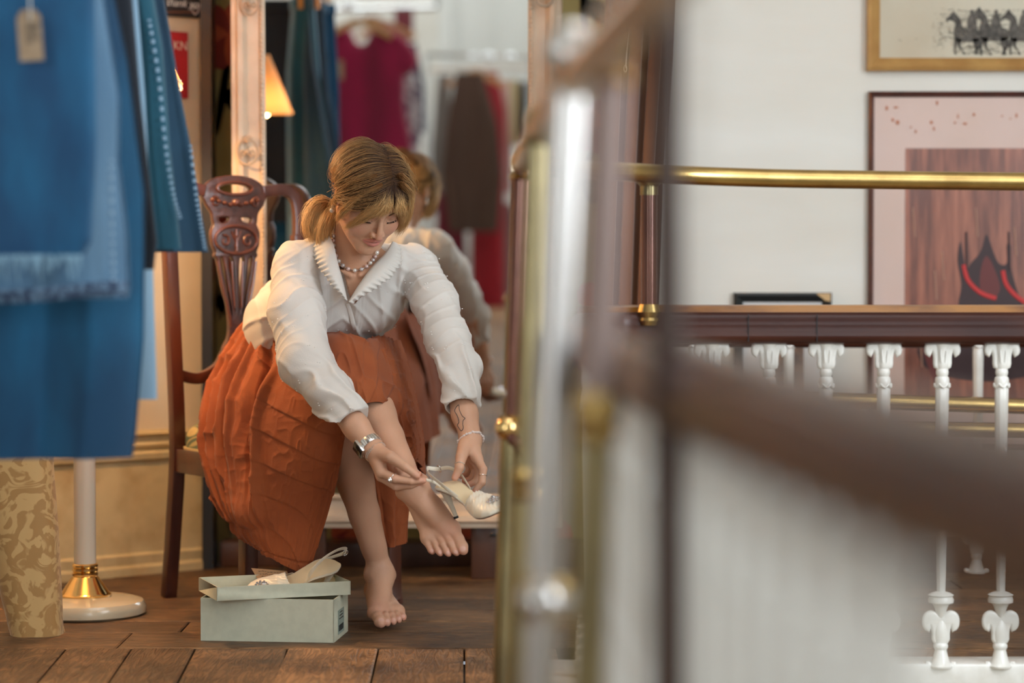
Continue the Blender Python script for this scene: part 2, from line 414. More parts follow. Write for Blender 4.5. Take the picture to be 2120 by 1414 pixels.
# skirting of the left wall
def skirting(name, a, b, side, hgt=.235, m=None):
    prof = [(0, 0), (.030, 0), (.030, .022), (.022, .030), (.024, .055), (.016, .062), (.016, hgt - .03), (.026, hgt - .022), (.028, hgt - .006), (.018, hgt), (0, hgt + .004)]
    mb = MB(); mb.sweep([a, b], [(x * side, z) for x, z in prof]); return struct(mb.build(name, m or M['skirting'], None, True, 0, 25))
skirting('baseboard_left', W0 + WD * .01, WE, -1, .34)
mb = MB(); a = W0 + WD * .01
mb.sweep([a + V(0, 0, .345), WE + V(0, 0, .345)], [(0, 0), (-.012, .0), (-.022, .012), (-.012, .02), (-.014, .034), (-.026, .042), (-.010, .052), (0, .052)])
struct(mb.build('trim_dado', M['skirting'], None, True, 0, 25))
mb = MB(); mb.box((-.2, 6.86, .035), (1.25, .12, .07)); struct(mb.build('baseboard_back', M['dark_wood'], None, True, .006))
mb = MB(); mb.box((1.8, 6.70, .05), (2.8, .04, .10)); struct(mb.build('baseboard_right', M['dark_wood'], None, True, .006))
# panelled door in the rear wall, seen in the mirror
def panel_door(name, x0, x1, z1):
    mb = MB(); cx = (x0 + x1) / 2
    mb.box((cx, -2.575, z1 / 2), (x1 - x0 - .08, .04, z1))
    for zc, hh in ((z1 * .27, z1 * .36), (z1 * .72, z1 * .42)):
        for sx in (-1, 1): mb.box((cx + sx * (x1 - x0) * .22, -2.55, zc), ((x1 - x0) * .30, .02, hh))
    for x in (x0, x1): mb.box((x, -2.565, z1 / 2), (.09, .07, z1 + .05))
    mb.box((cx, -2.565, z1 + .04), (x1 - x0 + .09, .07, .09))
    return struct(mb.build(name, mat('door_paint', (.72, .73, .70), .5), None, True, .006))
panel_door('door_1', -.42, .32, 2.6)
def window(name, c, d, wd, hg):
    c, d = V(*c), V(*d); n = V(-d.y, d.x, 0); R = Matrix((d, n, V(0, 0, 1))).transposed(); mb = MB()
    for s in (-1, 1):
        mb.box(c + d * s * (wd / 2), (.08, .09, hg + .08), R); mb.box(c + V(0, 0, s * hg / 2), (wd, .09, .08), R)
    for k in (-.17, .17): mb.box(c + d * wd * k, (.03, .05, hg), R)
    for k in (-.17, .17): mb.box(c + V(0, 0, k * hg), (wd, .05, .03), R)
    mb.box(c + n * -.0 , (wd, .012, hg), R, mi=1)
    return struct(mb.build(name, [M['white_paint'], mat('daylight_pane', (.8, .85, .9), .3, emit=(.85, .93, 1.0), estr=3.0)], None, False))
window('window_1', (3.16, 2.6, 1.75), (0, 1, 0), 1.5, 2.0)
window('window_2', (1.75, -2.56, 1.9), (1, 0, 0), 1.3, 1.9)
window('window_3', (-2.15, -2.56, 1.8), (1, 0, 0), 1.1, 1.9)
# ============================================================ MIRROR
def mirror():
    X, Z = V(1, 0, 0), V(0, -math.sin(MIR_TILT), math.cos(MIR_TILT)); Yb = V(0, math.cos(MIR_TILT), math.sin(MIR_TILT))
    def onp(x, z):            # point of the mirror plane at x, height z
        y = MIR_P.y - (z - MIR_P.z) * math.tan(MIR_TILT); return V(x, y, z)
    gl, gr = P(556, 700, 6.51).x, P(1090, 700, 6.48).x; zb, zt = .235, 2.10
    root = empty('mirror', (0, 6.53, .09), 'tall cream-framed wall mirror with carved corners behind the seated woman', 'mirror')
    mb = MB(); mb.add([onp(gl - .02, zb - .02), onp(gr + .02, zb - .02), onp(gr + .02, zt + .02), onp(gl - .02, zt + .02)], [(0, 1, 2, 3)])
    o = onp(0, 1) + Yb * .006
    mb.add([onp(gl - .02, zb - .02) + Yb * .006, onp(gr + .02, zb - .02) + Yb * .006, onp(gr + .02, zt + .02) + Yb * .006, onp(gl - .02, zt + .02) + Yb * .006], [(3, 2, 1, 0)])
    g = mb.build('glass', mat('mirror_silver', (.86, .87, .86), .0, 1), root, False)
    prof = [(0, -.012), (-.006, .006), (-.016, .010), (-.020, .004), (-.050, .010), (-.062, .030), (-.074, .034), (-.080, .026), (-.092, .026), (-.096, .0), (-.096, -.03), (0, -.03)]
    def member(a, b, out, name):
        mb = MB(); d = (b - a).normalized()
        vs = []
        for q, s in ((a, -1), (b, 1)):
            for u, h in prof:
                vs.append(q + out * (-u) + d * s * (-u) + Yb * (-h))
        n = len(prof)
        mb.add(vs, [(k, (k + 1) % n, n + (k + 1) % n, n + k) for k in range(n)])
        L_ = (b - a).length; k = 0                      # beaded inner edge
        while k * .012 < L_:
            mb.ball(a + d * (k * .012) + out * .012 - Yb * .012, .0045, 6); k += 1
        return mb.build('frame_member', M['cream_frame'], root, True, 0, 30)
    a, b, c, d = onp(gl, zb), onp(gr, zb), onp(gr, zt), onp(gl, zt)
    member(a, d, -X, 'l'); member(c, b, X, 'r'); member(b, a, -Z, 'b'); member(d, c, Z, 't')
    def scroll(px, py, s, dd, fl=1):
        mb = MB(); c = P(px, py, dd)
        for sx in (-1, 1):
            pts = []
            for k in range(22):
                t = k / 21; an = t * 4.6; r = s * (1 - .82 * t) * .5
                pts.append(c + X * sx * (s * .34 + r * math.sin(an) * .8) + Z * (-s * .35 + r * math.cos(an) + t * s * .4))
            mb.tube(pts, [.0042 * (1 - .4 * k / 21) for k in range(22)], 6)
        oval = [c + X * s * .95 * math.cos(k / 24 * 2 * math.pi) + Z * (s * 1.2 * math.sin(k / 24 * 2 * math.pi)) for k in range(24)]
        mb.tube(oval, .0034, 6, True); mb.ball(c - Yb * .004, .008, 8)
        for k in range(5):
            aa = math.pi / 2 + (k - 2) * .5; mb.tube([c + Z * s, c + Z * s * 1.1 + (X * math.cos(aa) + Z * math.sin(aa)) * s * .6], [.006, .001], 6)
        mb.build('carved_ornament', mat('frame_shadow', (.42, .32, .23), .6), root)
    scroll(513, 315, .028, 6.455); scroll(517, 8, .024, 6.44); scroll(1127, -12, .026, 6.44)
    for px in (1022,):
        mb = MB(); mb.ball(P(px, 1108, 6.46), (.012, .006, .006), 10); mb.build('corner_clip', M['black'], root)
    for px in (640, 1010):
        p = P(px, 1170, 6.55); mb = MB(); mb.box((p.x, 6.56, .072), (.09, .06, .144)); mb.build('foot', M['dark_wood'], root, True, .004)
mirror()
# ============================================================ LEFT SIDE
# floor lamp
def floor_lamp():
    c = V(-1.038, 5.86, 0); root = empty('floor_lamp', c, 'cream floor lamp with brass collar and round base, its pleated shade glowing', 'lamp')
    mb = MB(); mb.lathe([(0, 0), (.138, 0), (.146, .006), (.147, .022), (.140, .034), (.12, .040), (.06, .046), (0, .047)], c, 48); mb.build('base', mat('lamp_cream', (.62, .52, .36), .25, coat=.6), root, True, 0, 40)
    mb = MB(); mb.lathe([(0, .044), (.062, .045), (.064, .050), (.058, .054), (.032, .092), (.029, .094), (.031, .097), (.031, .102), (.028, .104), (.031, .107), (.031, .112), (.028, .114), (.031, .117), (.031, .122), (.027, .125), (0, .126)], c, 40)
    mb.build('brass_collar', M['gold'], root, True, 0, 40)
    mb = MB(); mb.lathe([(.0265, .120), (.0265, 1.30), (.012, 1.31), (.012, 1.42), (0, 1.42)], c, 28); mb.build('pole', mat('lamp_pole', (.66, .58, .46), .3, coat=.5), root, True, 0, 40)
    mb = MB(); mb.ball(c + V(0, 0, 1.40), (.03, .03, .04), 14); mb.build('bulb', mat('bulb', (1, .8, .5), .5, emit=(1, .62, .28), estr=9), root)
    n = 120; zb, zt, rb, rt = 1.283, 1.60, .238, .09; vs = []; fs = []
    for z, r in ((zb, rb), (zb + .012, rb - .006), (zb + (zt - zb) * .5, (rb + rt) / 2), (zt, rt)):
        for k in range(n): 
            a = 2 * math.pi * k / n; rr = r + (.0035 if k % 2 else -.0035); vs.append((c.x + rr * math.cos(a), c.y + rr * math.sin(a), z + (.006 if (k % 2 and z == zb) else 0)))
    for i in range(3):
        for k in range(n): l = (k + 1) % n; fs.append((i * n + k, i * n + l, (i + 1) * n + l, (i + 1) * n + k))
    sm = bpy.data.materials.new('pleated_shade'); sm.use_nodes = True; nt = sm.node_tree; b = nt.nodes['Principled BSDF']; b.inputs['Base Color'].default_value = (.72, .47, .26, 1); b.inputs['Roughness'].default_value = .8
    tr = nt.nodes.new('ShaderNodeBsdfTranslucent'); tr.inputs[0].default_value = (.9, .55, .25, 1); mx = nt.nodes.new('ShaderNodeMixShader'); mx.inputs[0].default_value = .45
    nt.links.new(b.outputs[0], mx.inputs[1]); nt.links.new(tr.outputs[0], mx.inputs[2]); nt.links.new(mx.outputs[0], nt.nodes['Material Output'].inputs[0])
    M['shade'] = sm
    mb = MB().add(vs, fs); s = mb.build('lamp_shade', sm, root, False)
    mb = MB()
    for k in range(0, n, 2):
        a = 2 * math.pi * k / n; mb.tube([(c.x + (rb + .001) * math.cos(a), c.y + (rb + .001) * math.sin(a), zb - .008), (c.x + (rb - .003) * math.cos(a + .05), c.y + (rb - .003) * math.sin(a + .05), zb + .014)], .0022, 5)
    mb.build('shade_trim', mat('shade_trim', (.9, .85, .72), .6), s)
    l = bpy.data.lights.new('lamp_light', 'POINT'); l.energy = 62; l.color = (1, .60, .28); l.shadow_soft_size = .045
    lo = bpy.data.objects.new('lamp_light', l); C.objects.link(lo); lo.location = c + V(0, 0, 1.36)
floor_lamp()
# gold brocade cloth hanging to the floor
def drape(name, rows, d, m, nseg=40, amp=.012, waves=5, th=.004, seed=1, parent=None, label=None, cat=None, zoff=None, group=None, hem=0, real=False, phase=0, bulge=.05):
    """rows: (py, left px, right px) from top to bottom; a cloth tube with hanging folds, standing at depth d.
       real: rows are world (z, x0, x1) instead"""
    rg = random.Random(seed)
    R = []
    for r in rows:
        if real: R.append((r[0], r[1], r[2]))
        else:
            a, b = P(r[1], r[0], d), P(r[2], r[0], d); R.append((a.z, a.x, b.x))
    n = 14; dense = []
    for i in range(len(R) - 1):
        for k in range(n):
            t = k / n; dense.append([R[i][j] + (R[i + 1][j] - R[i][j]) * t for j in range(3)])
    dense.append(list(R[-1]))
    H = dense[0][0] - dense[-1][0]
    ph = [rg.uniform(0, 6.28) for _ in range(6)]; fr = [rg.uniform(.7, 1.3) * waves for _ in range(3)]
    G = []
    for z, x0, x1 in dense:
        v = (dense[0][0] - z) / H; row = []
        for side in (0, 1):
            for k in range(nseg):
                t = k / (nseg - 1); s = t if side == 0 else 1 - t
                am = amp * (.45 + .75 * v)
                f = sum(math.sin(fr[j] * s * 6.28 * .5 + ph[j] + phase + v * (1.2 * j - 1)) for j in range(3)) / 3
                prof = math.sqrt(max(0, 1 - (2 * s - 1) ** 2))
                yy = d - (bulge * prof if side == 0 else -bulge * .55 * prof) + am * f * (1 if side == 0 else .6)
                hz = hem * math.sin(s * 9 + ph[3]) * (v > .97)
                row.append((x0 + (x1 - x0) * s + am * .3 * math.cos(fr[0] * s * 6.28 + ph[4]) * prof, yy, z + hz))
        G.append(row)
    vs, fs = grid_mesh(G, True); K = nseg * 2
    fs.append(tuple(range(K)))
    mb = MB().add(vs, fs); o = mb.build(name, m, parent, True, 0, 80)
    if label: tag(o, label, cat, group)
    return o
def brocade():
    m = mat('gold_brocade', (.36, .19, .055), .62, col2=(.52, .32, .12), scale=11, detail=2, mixpos=(.47, .53), sheen=.3)
    N = m.node_tree.nodes; nz = [n for n in N if n.type == 'TEX_NOISE'][0]; nz.inputs['Distortion'].default_value = 2.6; nz.inputs['Scale'].default_value = 16
    return m
dr = drape('brocade_cloth', [(300, -110, 100), (760, -90, 108), (965, -60, 112), (1100, -25, 122), (1240, 5, 130), (1315, 25, 132)], 5.56, brocade(), amp=.010, waves=2, label='gold brocade cloth with a frayed hem hanging to the floor beside the lamp base', cat='cloth', seed=3, bulge=.07, hem=.002)
mb = MB(); rg = random.Random(5)
for k in range(90):
    p = P(25 + 107 * rg.random(), 1313, 5.56); p.y += rg.uniform(-.06, -.04) * math.sin(math.pi * max(0, min(1, (p.x + 1.15) / .12))) ; p.z = .006
    mb.tube([p + V(0, 0, .012), p + V(rg.uniform(-.004, .004), rg.uniform(-.003, .003), -.004)], .0005, 4)
mb.build('frayed_edge', mat('gold_thread', (.6, .42, .2), .8), dr)
# signs on the left wall
def wall_pt(px, py):
    """point on the angled left wall"""
    q0 = P(px, py, 5.0) - camo.location; n = V(WN.x, WN.y, 0); t = (W0 - camo.location).dot(n) / q0.dot(n)
    return camo.location + q0 * t
def sign(name, x0, y0, x1, y1, m, label):
    a, b = wall_pt(x0, y1), wall_pt(x1, y0); d = -WD; n = -WN
    ctr = (a + b) / 2 + n * .008; mb = MB(); wd = (b - a).dot(d); hg = b.z - a.z
    root = empty(name, ctr, label, 'sign')
    mb.box(ctr, (wd, .012, hg), Matrix((d, -n, V(0, 0, 1))).transposed()); mb.build('board', m, root, True, .0015)
    return root, ctr, d, n, wd, hg
root, ctr, d, n, wd, hg = sign('chalk_sign', 332, -75, 408, 33, mat('chalkboard', (.02, .018, .02), .6), 'small black chalkboard with white handwriting on the cream wall above the red poster')
mb = MB(); t0 = ctr + n * .0075
text_mb(mb, 'thank you', .030, frame(d, -n, V(0, 0, 1), wall_pt(337, 12) + n * .0145), shear=.35)
ht = sp2([(0, -.012), (.011, 0), (.009, .009), (.003, .009), (0, .003), (-.003, .009), (-.009, .009), (-.011, 0)], 4)
pth = [wall_pt(398, 22) + n * .015 + d * x + V(0, 0, y) for x, y in ht]; mb.tube(pth, .0012, 5, True)
mb.build('lettering', mat('chalk', (.75, .72, .68), .8), root)
mb = MB(); mb.tube([wall_pt(335, 26) + n * .015, wall_pt(402, 26) + n * .015], .001, 5); mb.build('border_line', mat('sign_line', (.3, .1, .05), .7), root)
root, ctr, d, n, wd, hg = sign('red_poster', 300, 68, 384, 200, mat('poster_red', (.42, .015, .02), .55), 'red poster with pale capital letters on the wall partly hidden behind hanging jeans')
mb = MB(); text_mb(mb, 'OPEN', .030, frame(d, -n, V(0, 0, 1), wall_pt(325, 102) + n * .0145)); 
mb = MB(); text_mb(mb, 'KN', .034, frame(d, -n, V(0, 0, 1), wall_pt(352, 103) + n * .0145)); mb.build('lettering', mat('poster_text', (.7, .62, .5), .7), root)
# ============================================================ DENIM RACK (hangs on a rail that runs away from the camera)
DN = [denim('denim_bright', (.002, .050, .13), (.008, .150, .31)), denim('denim_pale', (.065, .16, .28), (.13, .25, .38)), denim('denim_deep', (.001, .045, .11), (.004, .115, .24)),
      denim('denim_teal', (.004, .050, .085), (.010, .100, .16)), denim('denim_indigo', (.006, .030, .065), (.015, .070, .13)), denim('denim_sky', (.20, .36, .52), (.30, .46, .60)), denim('denim_black', (.004, .006, .012), (.012, .018, .03))]
hemdark = mat('denim_hem', (.03, .05, .10), .9, col2=(.12, .2, .3), scale=90, mixpos=(.45, .55)); stitch = mat('denim_stitch', (.30, .45, .60), .9)
rail = empty('clothes_rail', (-.80, 3.5, 1.85), 'chrome clothes rail carrying the hanging jeans at the left', 'clothes rail')
mb = MB(); mb.tube([(-.80, 3.4, 1.85), (-.80, 4.95, 1.85)], .012, 12); mb.build('rail', M['chrome'], rail)
mb = MB(); mb.tube([(-.80, 3.4, 1.85), (-.80, 3.4, 3.1)], .012, 10); mb.build('support', M['chrome'], rail)
mb = MB(); mb.tube([(-.80, 4.95, 1.85), (-.80, 4.95, 3.1)], .012, 10); mb.build('support', M['chrome'], rail)
def jeans(xl, rows, d, m, label, seed, amp, waves, dash=None, bulge=.03):
    """xl: left edge in metres; rows: (py, right px)"""
    top = 1.60; R = []
    for py, b_ in rows: q = P(b_, py, d); R.append((q.z, xl, q.x))
    xr = R[0][2] - .015; R = [(top, xl + .02, xr)] + R
    root = empty('hanging_jeans', ((xl + xr) / 2, d, top), label, 'jeans', 'jeans hanging on the rail')
    drape('denim', R, d, m, amp=amp, waves=waves, seed=seed, parent=root, real=True, bulge=bulge, nseg=60)
    mb = MB(); x0, x1 = xl + .02, xr; mb.box(((x0 + x1) / 2, d, top + .015), (x1 - x0 + .01, .035, .04)); mb.build('waistband', m, root, True, .006)
    h = MB(); hc = (x0 + x1) / 2; h.sweep(smooth_path([(x0 + .01, d, top + .06), (hc, d, top + .10), (x1 - .01, d, top + .06)], 6), [(-.006, -.012), (.006, -.012), (.006, .012), (-.006, .012)])
    ho = h.build('hanger', mat('hanger_wood', (.52, .20, .04), .4, coat=.3), root)
    h = MB(); h.tube(smooth_path([(hc, d, top + .105), (hc, d, top + .19), ((hc - .80) / 2, d, top + .25), (-.80, d, top + .264)], 5), .002, 6); h.build('hook', M['chrome'], ho)
    for xx in (x0 + .03, x1 - .03):
        h = MB(); h.tube([(xx, d, top + .07), (xx, d, top - .01)], .009, 8); h.build('clip', mat('clip_orange', (.62, .25, .03), .4), ho)
    if dash:
        mb = MB(); pts = smooth_path([P(x, y, d - bulge * .75 - .008) for x, y in dash], 14)
        for k in range(len(pts) - 1):
            if k % 2 == 0: mb.tube([pts[k], pts[k].lerp(pts[k + 1], .9)], .0035, 5, flat=(1, .4), up=(0, 1, 0))
        mb.build('side_seam', stitch, root)
    return root
jeans(-.715, [(-60, 330), (60, 352), (180, 372), (300, 395), (522, 431)], 4.66, DN[4], 'dark indigo jeans at the far end of the rail beside the chair', 1, .012, 3, dash=[(394, 300), (405, 400), (416, 470), (424, 518)], bulge=.02)
jeans(-.775, [(-60, 310), (100, 338), (300, 352), (516, 376)], 4.52, DN[3], 'dark teal jeans with a pale dotted side seam, second from the chair end', 2, .014, 4, dash=[(308, 40), (328, 160), (342, 300), (358, 400), (374, 455)], bulge=.02)
jeans(-.80, [(-60, 280), (200, 300), (500, 316), (700, 322), (826, 326)], 4.38, DN[5], 'long light blue jeans whose pale leg hangs below the darker pairs', 3, .008, 2, bulge=.02)
jeans(-.95, [(-60, 270), (200, 292), (500, 326), (558, 320)], 4.25, DN[6], 'near-black jeans hanging in front of the long light blue pair', 8, .012, 4, bulge=.02)
jeans(-1.12, [(-60, 225), (120, 262), (400, 298), (700, 296), (900, 280), (948, 272)], 4.11, DN[2], 'long deep blue denim skirt reaching lowest on the rail, with a wide hem', 4, .022, 5, bulge=.03)
jeans(-1.10, [(-60, 205), (200, 246), (330, 244), (480, 262), (600, 266), (618, 262)], 3.96, DN[1], 'pale washed denim skirt with a dark turned-up hem', 5, .016, 5, dash=[(230, 330), (232, 480), (236, 600)], bulge=.03)
jeans(-1.08, [(-60, 196), (100, 196), (300, 199), (500, 190), (528, 172)], 3.80, DN[0], 'bright blue denim skirt nearest the camera, with a price tag and frayed hem', 6, .016, 4, bulge=.035)
g0 = [o for o in bpy.data.objects if o.name.startswith('hanging_jeans')]
mb = MB(); rg = random.Random(9)
for k in range(130):
    x = rg.uniform(-60, 175); p = P(x, 527, 3.765); mb.tube([p, p + V(rg.uniform(-.006, .006), -.002, -rg.uniform(.008, .045) * (1 if rg.random() > .6 else .4))], .0007, 4)
mb.build('frayed_hem', mat('denim_thread', (.25, .42, .55), .9), g0[-1])
mb = MB(); 
G = []
for i in range(4):
    row = []
    for k in range(40):
        t = k / 39; x = -90 + 354 * t; py = (590, 596, 612, 620)[i] + 8 * math.sin(t * 5); p = P(x, py, 3.96 - .036 * math.sqrt(max(0, 1 - (2 * t - 1) ** 2)) - .012 - (.004 if i in (1, 2) else 0)); row.append(p)
    G.append(row)
mb.add(*grid_mesh(G)); mb.build('turned_hem', hemdark, g0[-2])
# price tag on the nearest skirt
tg = empty('price_tag', P(63, 70, 3.735), 'grey-brown card price tag on a string over the bright blue denim', 'tag')
mb = MB(); pts = [(-.0185, -.040), (.0185, -.040), (.0185, .027), (.010, .039), (-.010, .039), (-.0185, .027)]
shape_mb(mb, [pts, ell(0, .030, .0025, .0025, 10)], .0008, 0, Matrix.Translation(P(62, 72, 3.735)) @ Matrix.Rotation(math.radians(-4), 4, 'Y')); mb.build('card', M['kraft'], tg, False)
mb = MB(); rg = random.Random(3)
for k in range(5): text_mb(mb, rg.choice(['size 10', 'vintage', '\u00a335', 'denim', 'W28']), .009, Matrix.Translation(P(52, 52 + k * 9, 3.7335)), .0001)
mb.build('writing', M['ink'], tg, False)
mb = MB(); mb.tube(smooth_path([P(63, 42, 3.734), P(62, 10, 3.73), P(60, -60, 3.74)], 6), .0011, 5); mb.build('string', mat('string', (.7, .68, .62), .9), tg)
# ============================================================ WHAT THE MIRROR SHOWS (stands behind and beside the camera)
def vdrape(name, rows, D, m, label, cat, group=None, **kw):
    """rows in mirror-image pixels"""
    R = []
    for py, a, b in rows:
        pa, pb = RV(a, py, D), RV(b, py, D); R.append((pa.z, pa.x, pb.x))
    dd = RV(rows[len(rows) // 2][1], rows[len(rows) // 2][0], D).y
    return drape(name, R, dd, m, real=True, label=label, cat=cat, group=group, **kw)
def cloth(name, c1, c2=None, sc_=6): return mat(name, c1, .85, col2=c2 or tuple(v * .75 for v in c1), scale=sc_, stretch=(1, 1, .3), sheen=.2)
def vtube(mb, pts, r): mb.tube([RV(*p) for p in pts], r, 10)
# nearer rack with the crimson top
rk = empty('clothes_rack', RV(740, 20, 13.3), 'chrome clothes rack with the crimson top, seen in the mirror', 'clothes rack')
mb = MB(); vtube(mb, [(540, 22, 13.3), (905, 16, 13.3)], .013); mb.build('top_rail', M['chrome'], rk)
mb = MB(); mb.ball(RV(720, 12, 13.25), .034, 14); mb.build('glint_ball', M['chrome'], rk)  # added chrome ball that catches light as a glint on the rail
mb = MB(); vtube(mb, [(905, 16, 13.3), (905, -130, 13.3)], .013); mb.build('hanging_rod', M['grey_tube'], rk)
def top_garment(px0, px1, D, neck, ybot, m, name, label, cat='top'):
    """short-sleeved top, seen flat on in the mirror"""
    w_ = px1 - px0; c = (px0 + px1) / 2; yt = neck
    out = [(c - w_ * .20, yt), (c - w_ * .34, yt + 12), (c - w_ * .58, yt + 42), (c - w_ * .50, yt + 75), (c - w_ * .36, yt + 60), (c - w_ * .33, yt + 140), (c - w_ * .36, ybot), (c + w_ * .40, ybot), (c + w_ * .36, yt + 140), (c + w_ * .38, yt + 62), (c + w_ * .46, yt + 66), (c + w_ * .50, yt + 48), (c + w_ * .36, yt + 14), (c + w_ * .20, yt), (c + w_ * .08, yt + 34), (c - w_ * .10, yt + 32)]
    pl = [RV(x, y, D) for x, y in out]; yy = sum(p.y for p in pl) / len(pl)
    mb = MB(); shape_mb(mb, [sp2([(p.x, p.z) for p in pl], 4)], .10, .045, Matrix.Translation((0, yy, 0)))
    o = mb.build(name, m, None, True, 0, 60); tag(o, label, cat); return o
top_garment(650, 848, 13.2, 72, 345, cloth('crimson_knit', (.26, .0, .040), (.15, .0, .022)), 'crimson_top', 'bright crimson short-sleeved top hanging in the mirror above the woman')
def vhanger(px, py, D, w_, col, label, grp=None):
    mb = MB(); pts = [(px - w_, py + w_ * .45), (px - w_ * .4, py + 10), (px, py), (px + w_ * .4, py + 10), (px + w_, py + w_ * .45)]
    r = empty('clothes_hanger', RV(px, py, D), label, 'hanger', grp)
    mb.sweep(smooth_path([RV(x, y, D) for x, y in pts], 5), [(-.009, -.018), (.009, -.018), (.009, .018), (-.009, .018)]); mb.build('arms', mat('hanger_' + str(px), col, .45, coat=.2), r, True, .003)
    mb = MB(); q = [RV(px, py + 2, D), RV(px, py - 18, D), RV(px + 6, py - 26, D), RV(px + 8, py - 20, D)]; mb.tube(smooth_path(q, 5), .002, 6); mb.build('hook', M['chrome'], r)
vhanger(742, 44, 13.12, 70, (.50, .27, .11), 'pale wooden hanger holding the crimson top')
vhanger(768, 40, 13.40, 76, (.42, .21, .09), 'wooden hanger just behind the crimson top')
vhanger(800, 50, 13.52, 60, (.55, .30, .14), 'wooden hanger over the patterned blouse')
vdrape('patterned_blouse', [(95, 800, 842), (180, 808, 868), (250, 812, 872), (330, 815, 866)], 13.62, mat('floral_print', (.45, .42, .42), .8, col2=(.10, .05, .09), scale=26, detail=2, mixpos=(.48, .55)), 'grey and plum patterned blouse behind the crimson top', 'blouse', amp=.012, waves=5, bulge=.03)
vdrape('dark_cardigan', [(90, 835, 862), (180, 845, 878), (275, 858, 880)], 13.74, cloth('plum_navy', (.035, .02, .06)), 'dark navy cardigan edge beside the patterned blouse', 'cardigan', amp=.01, waves=4, bulge=.03)
vdrape('green_skirt', [(270, 800, 866), (345, 806, 860)], 13.86, cloth('green_cloth', (.02, .16, .15)), 'teal skirt showing below the patterned blouse', 'skirt', amp=.01, waves=6, bulge=.03)
mb = MB(); p = RV(700, 145, 13.08); mb.box(p, (.05, .004, .10)); tag(mb.build('swing_tag', M['kraft'], None, False), 'beige swing tag on the front of the crimson top', 'tag')
# second rack, far behind the camera
rk = empty('clothes_rack', RV(1000, 118, 14.55), 'white rail rack far back in the mirror with the red and brown clothes', 'clothes rack')
mb = MB(); vtube(mb, [(885, 112, 14.55), (1100, 118, 14.55)], .016); mb.build('top_rail', M['chrome'], rk)
mb = MB(); vtube(mb, [(884, 112, 14.85), (888, 660, 14.70)], .014); mb.build('upright', M['grey_tube'], rk)
mb = MB(); vtube(mb, [(1098, 118, 14.70), (1098, 660, 14.70)], .014); mb.build('upright', M['grey_tube'], rk)
mb = MB(); vtube(mb, [(885, 145, 14.45), (1095, 140, 14.45)], .012); mb.build('lower_rail', mat('pale_wood', (.6, .5, .42), .5), rk)
for px, r in ((981, .022), (1012, .03), (1057, .024)):  # balls added to give bright glints along the far rail
    mb = MB(); mb.ball(RV(px, 116, 14.45), r, 14); mb.build('glint_ball', M['chrome'], rk)
for k, (rows, D, c1, nm, lab) in enumerate([
    ([(155, 905, 935), (300, 893, 930), (440, 890, 930)], 14.60, (.20, .17, .15), 'grey_coat', 'taupe coat at the left end of the far rack'),
    ([(150, 945, 1000), (260, 925, 1030), (360, 915, 1040), (480, 930, 1030)], 14.25, (.075, .035, .02), 'brown_coat', 'long dark brown coat in the middle of the far rack'),
    ([(150, 985, 1030), (230, 990, 1046), (420, 975, 1045), (640, 975, 1045)], 14.50, (.32, .005, .014), 'red_dress', 'bright red dress hanging behind the brown coat'),
    ([(400, 905, 960), (560, 900, 965), (600, 900, 960)], 14.55, (.17, .005, .02), 'maroon_dress', 'maroon dress below the brown coat'),
    ([(165, 1030, 1052), (300, 1040, 1060), (400, 1030, 1058)], 14.65, (.62, .36, .33), 'pink_shirt', 'pale pink shirt right of the red dress'),
    ([(165, 1055, 1072), (300, 1060, 1082)], 14.55, (.72, .55, .26), 'yellow_shirt', 'straw yellow shirt at the right end of the far rack'),
    ([(170, 1074, 1092), (320, 1074, 1092), (460, 1060, 1092)], 14.45, (.02, .02, .025), 'black_coat', 'black coat at the very right of the far rack'),
    ([(420, 1000, 1060), (560, 1005, 1070), (640, 1000, 1068)], 14.75, (.30, .16, .15), 'rose_skirt', 'dusty rose skirt under the pink shirt')]):
    vdrape(nm, rows, D, cloth(nm, c1), lab, nm.split('_')[1], amp=.02, waves=5, bulge=.04, seed=40 + k)
vhanger(985, 150, 14.25, 60, (.50, .26, .12), 'wooden hanger carrying the brown coat')
# small red framed picture high on the rear wall; dark print behind
p = RV(836, 48, 15.15); root = empty('small_red_picture', p, 'small dark red picture on the white wall right of the crimson top', 'picture')
mb = MB(); mb.box(p, (.12, .015, .22)); mb.build('panel', mat('dark_red_card', (.13, .012, .02), .6), root, True, .003)
# cone lamp in the mirror
p = RV(545, 208, 8.0); root = empty('pendant_lamp', p, 'small glowing amber cone lamp at the left edge of the mirror', 'lamp')
mb = MB(); c = p + V(0, 0, -.10); n = 60; vs = []; fs = []
for z, r in ((0.055, .098), (.25, .022)):
    for k in range(n): a = 6.2832 * k / n; vs.append((c.x + r * math.cos(a), c.y + r * math.sin(a), c.z + z))
for k in range(n): fs.append((k, (k + 1) % n, n + (k + 1) % n, n + k))
mb.add(vs, fs); mb.build('lamp_shade', M['shade'], root)
mb = MB(); mb.ball(c + V(0, 0, .10), .022, 12); mb.build('bulb', mat('bulb_small', (1, .8, .5), .5, emit=(1, .6, .25), estr=14), root)
mb = MB(); mb.tube([c + V(0, 0, .10), (c.x, c.y, 3.1)], .003, 6); mb.build('cord', M['black'], root)
l = bpy.data.lights.new('pendant_light', 'POINT'); l.energy = 1.6; l.color = (1, .55, .22); l.shadow_soft_size = .025
lo = bpy.data.objects.new('pendant_light', l); C.objects.link(lo); lo.location = c + V(0, 0, .07)
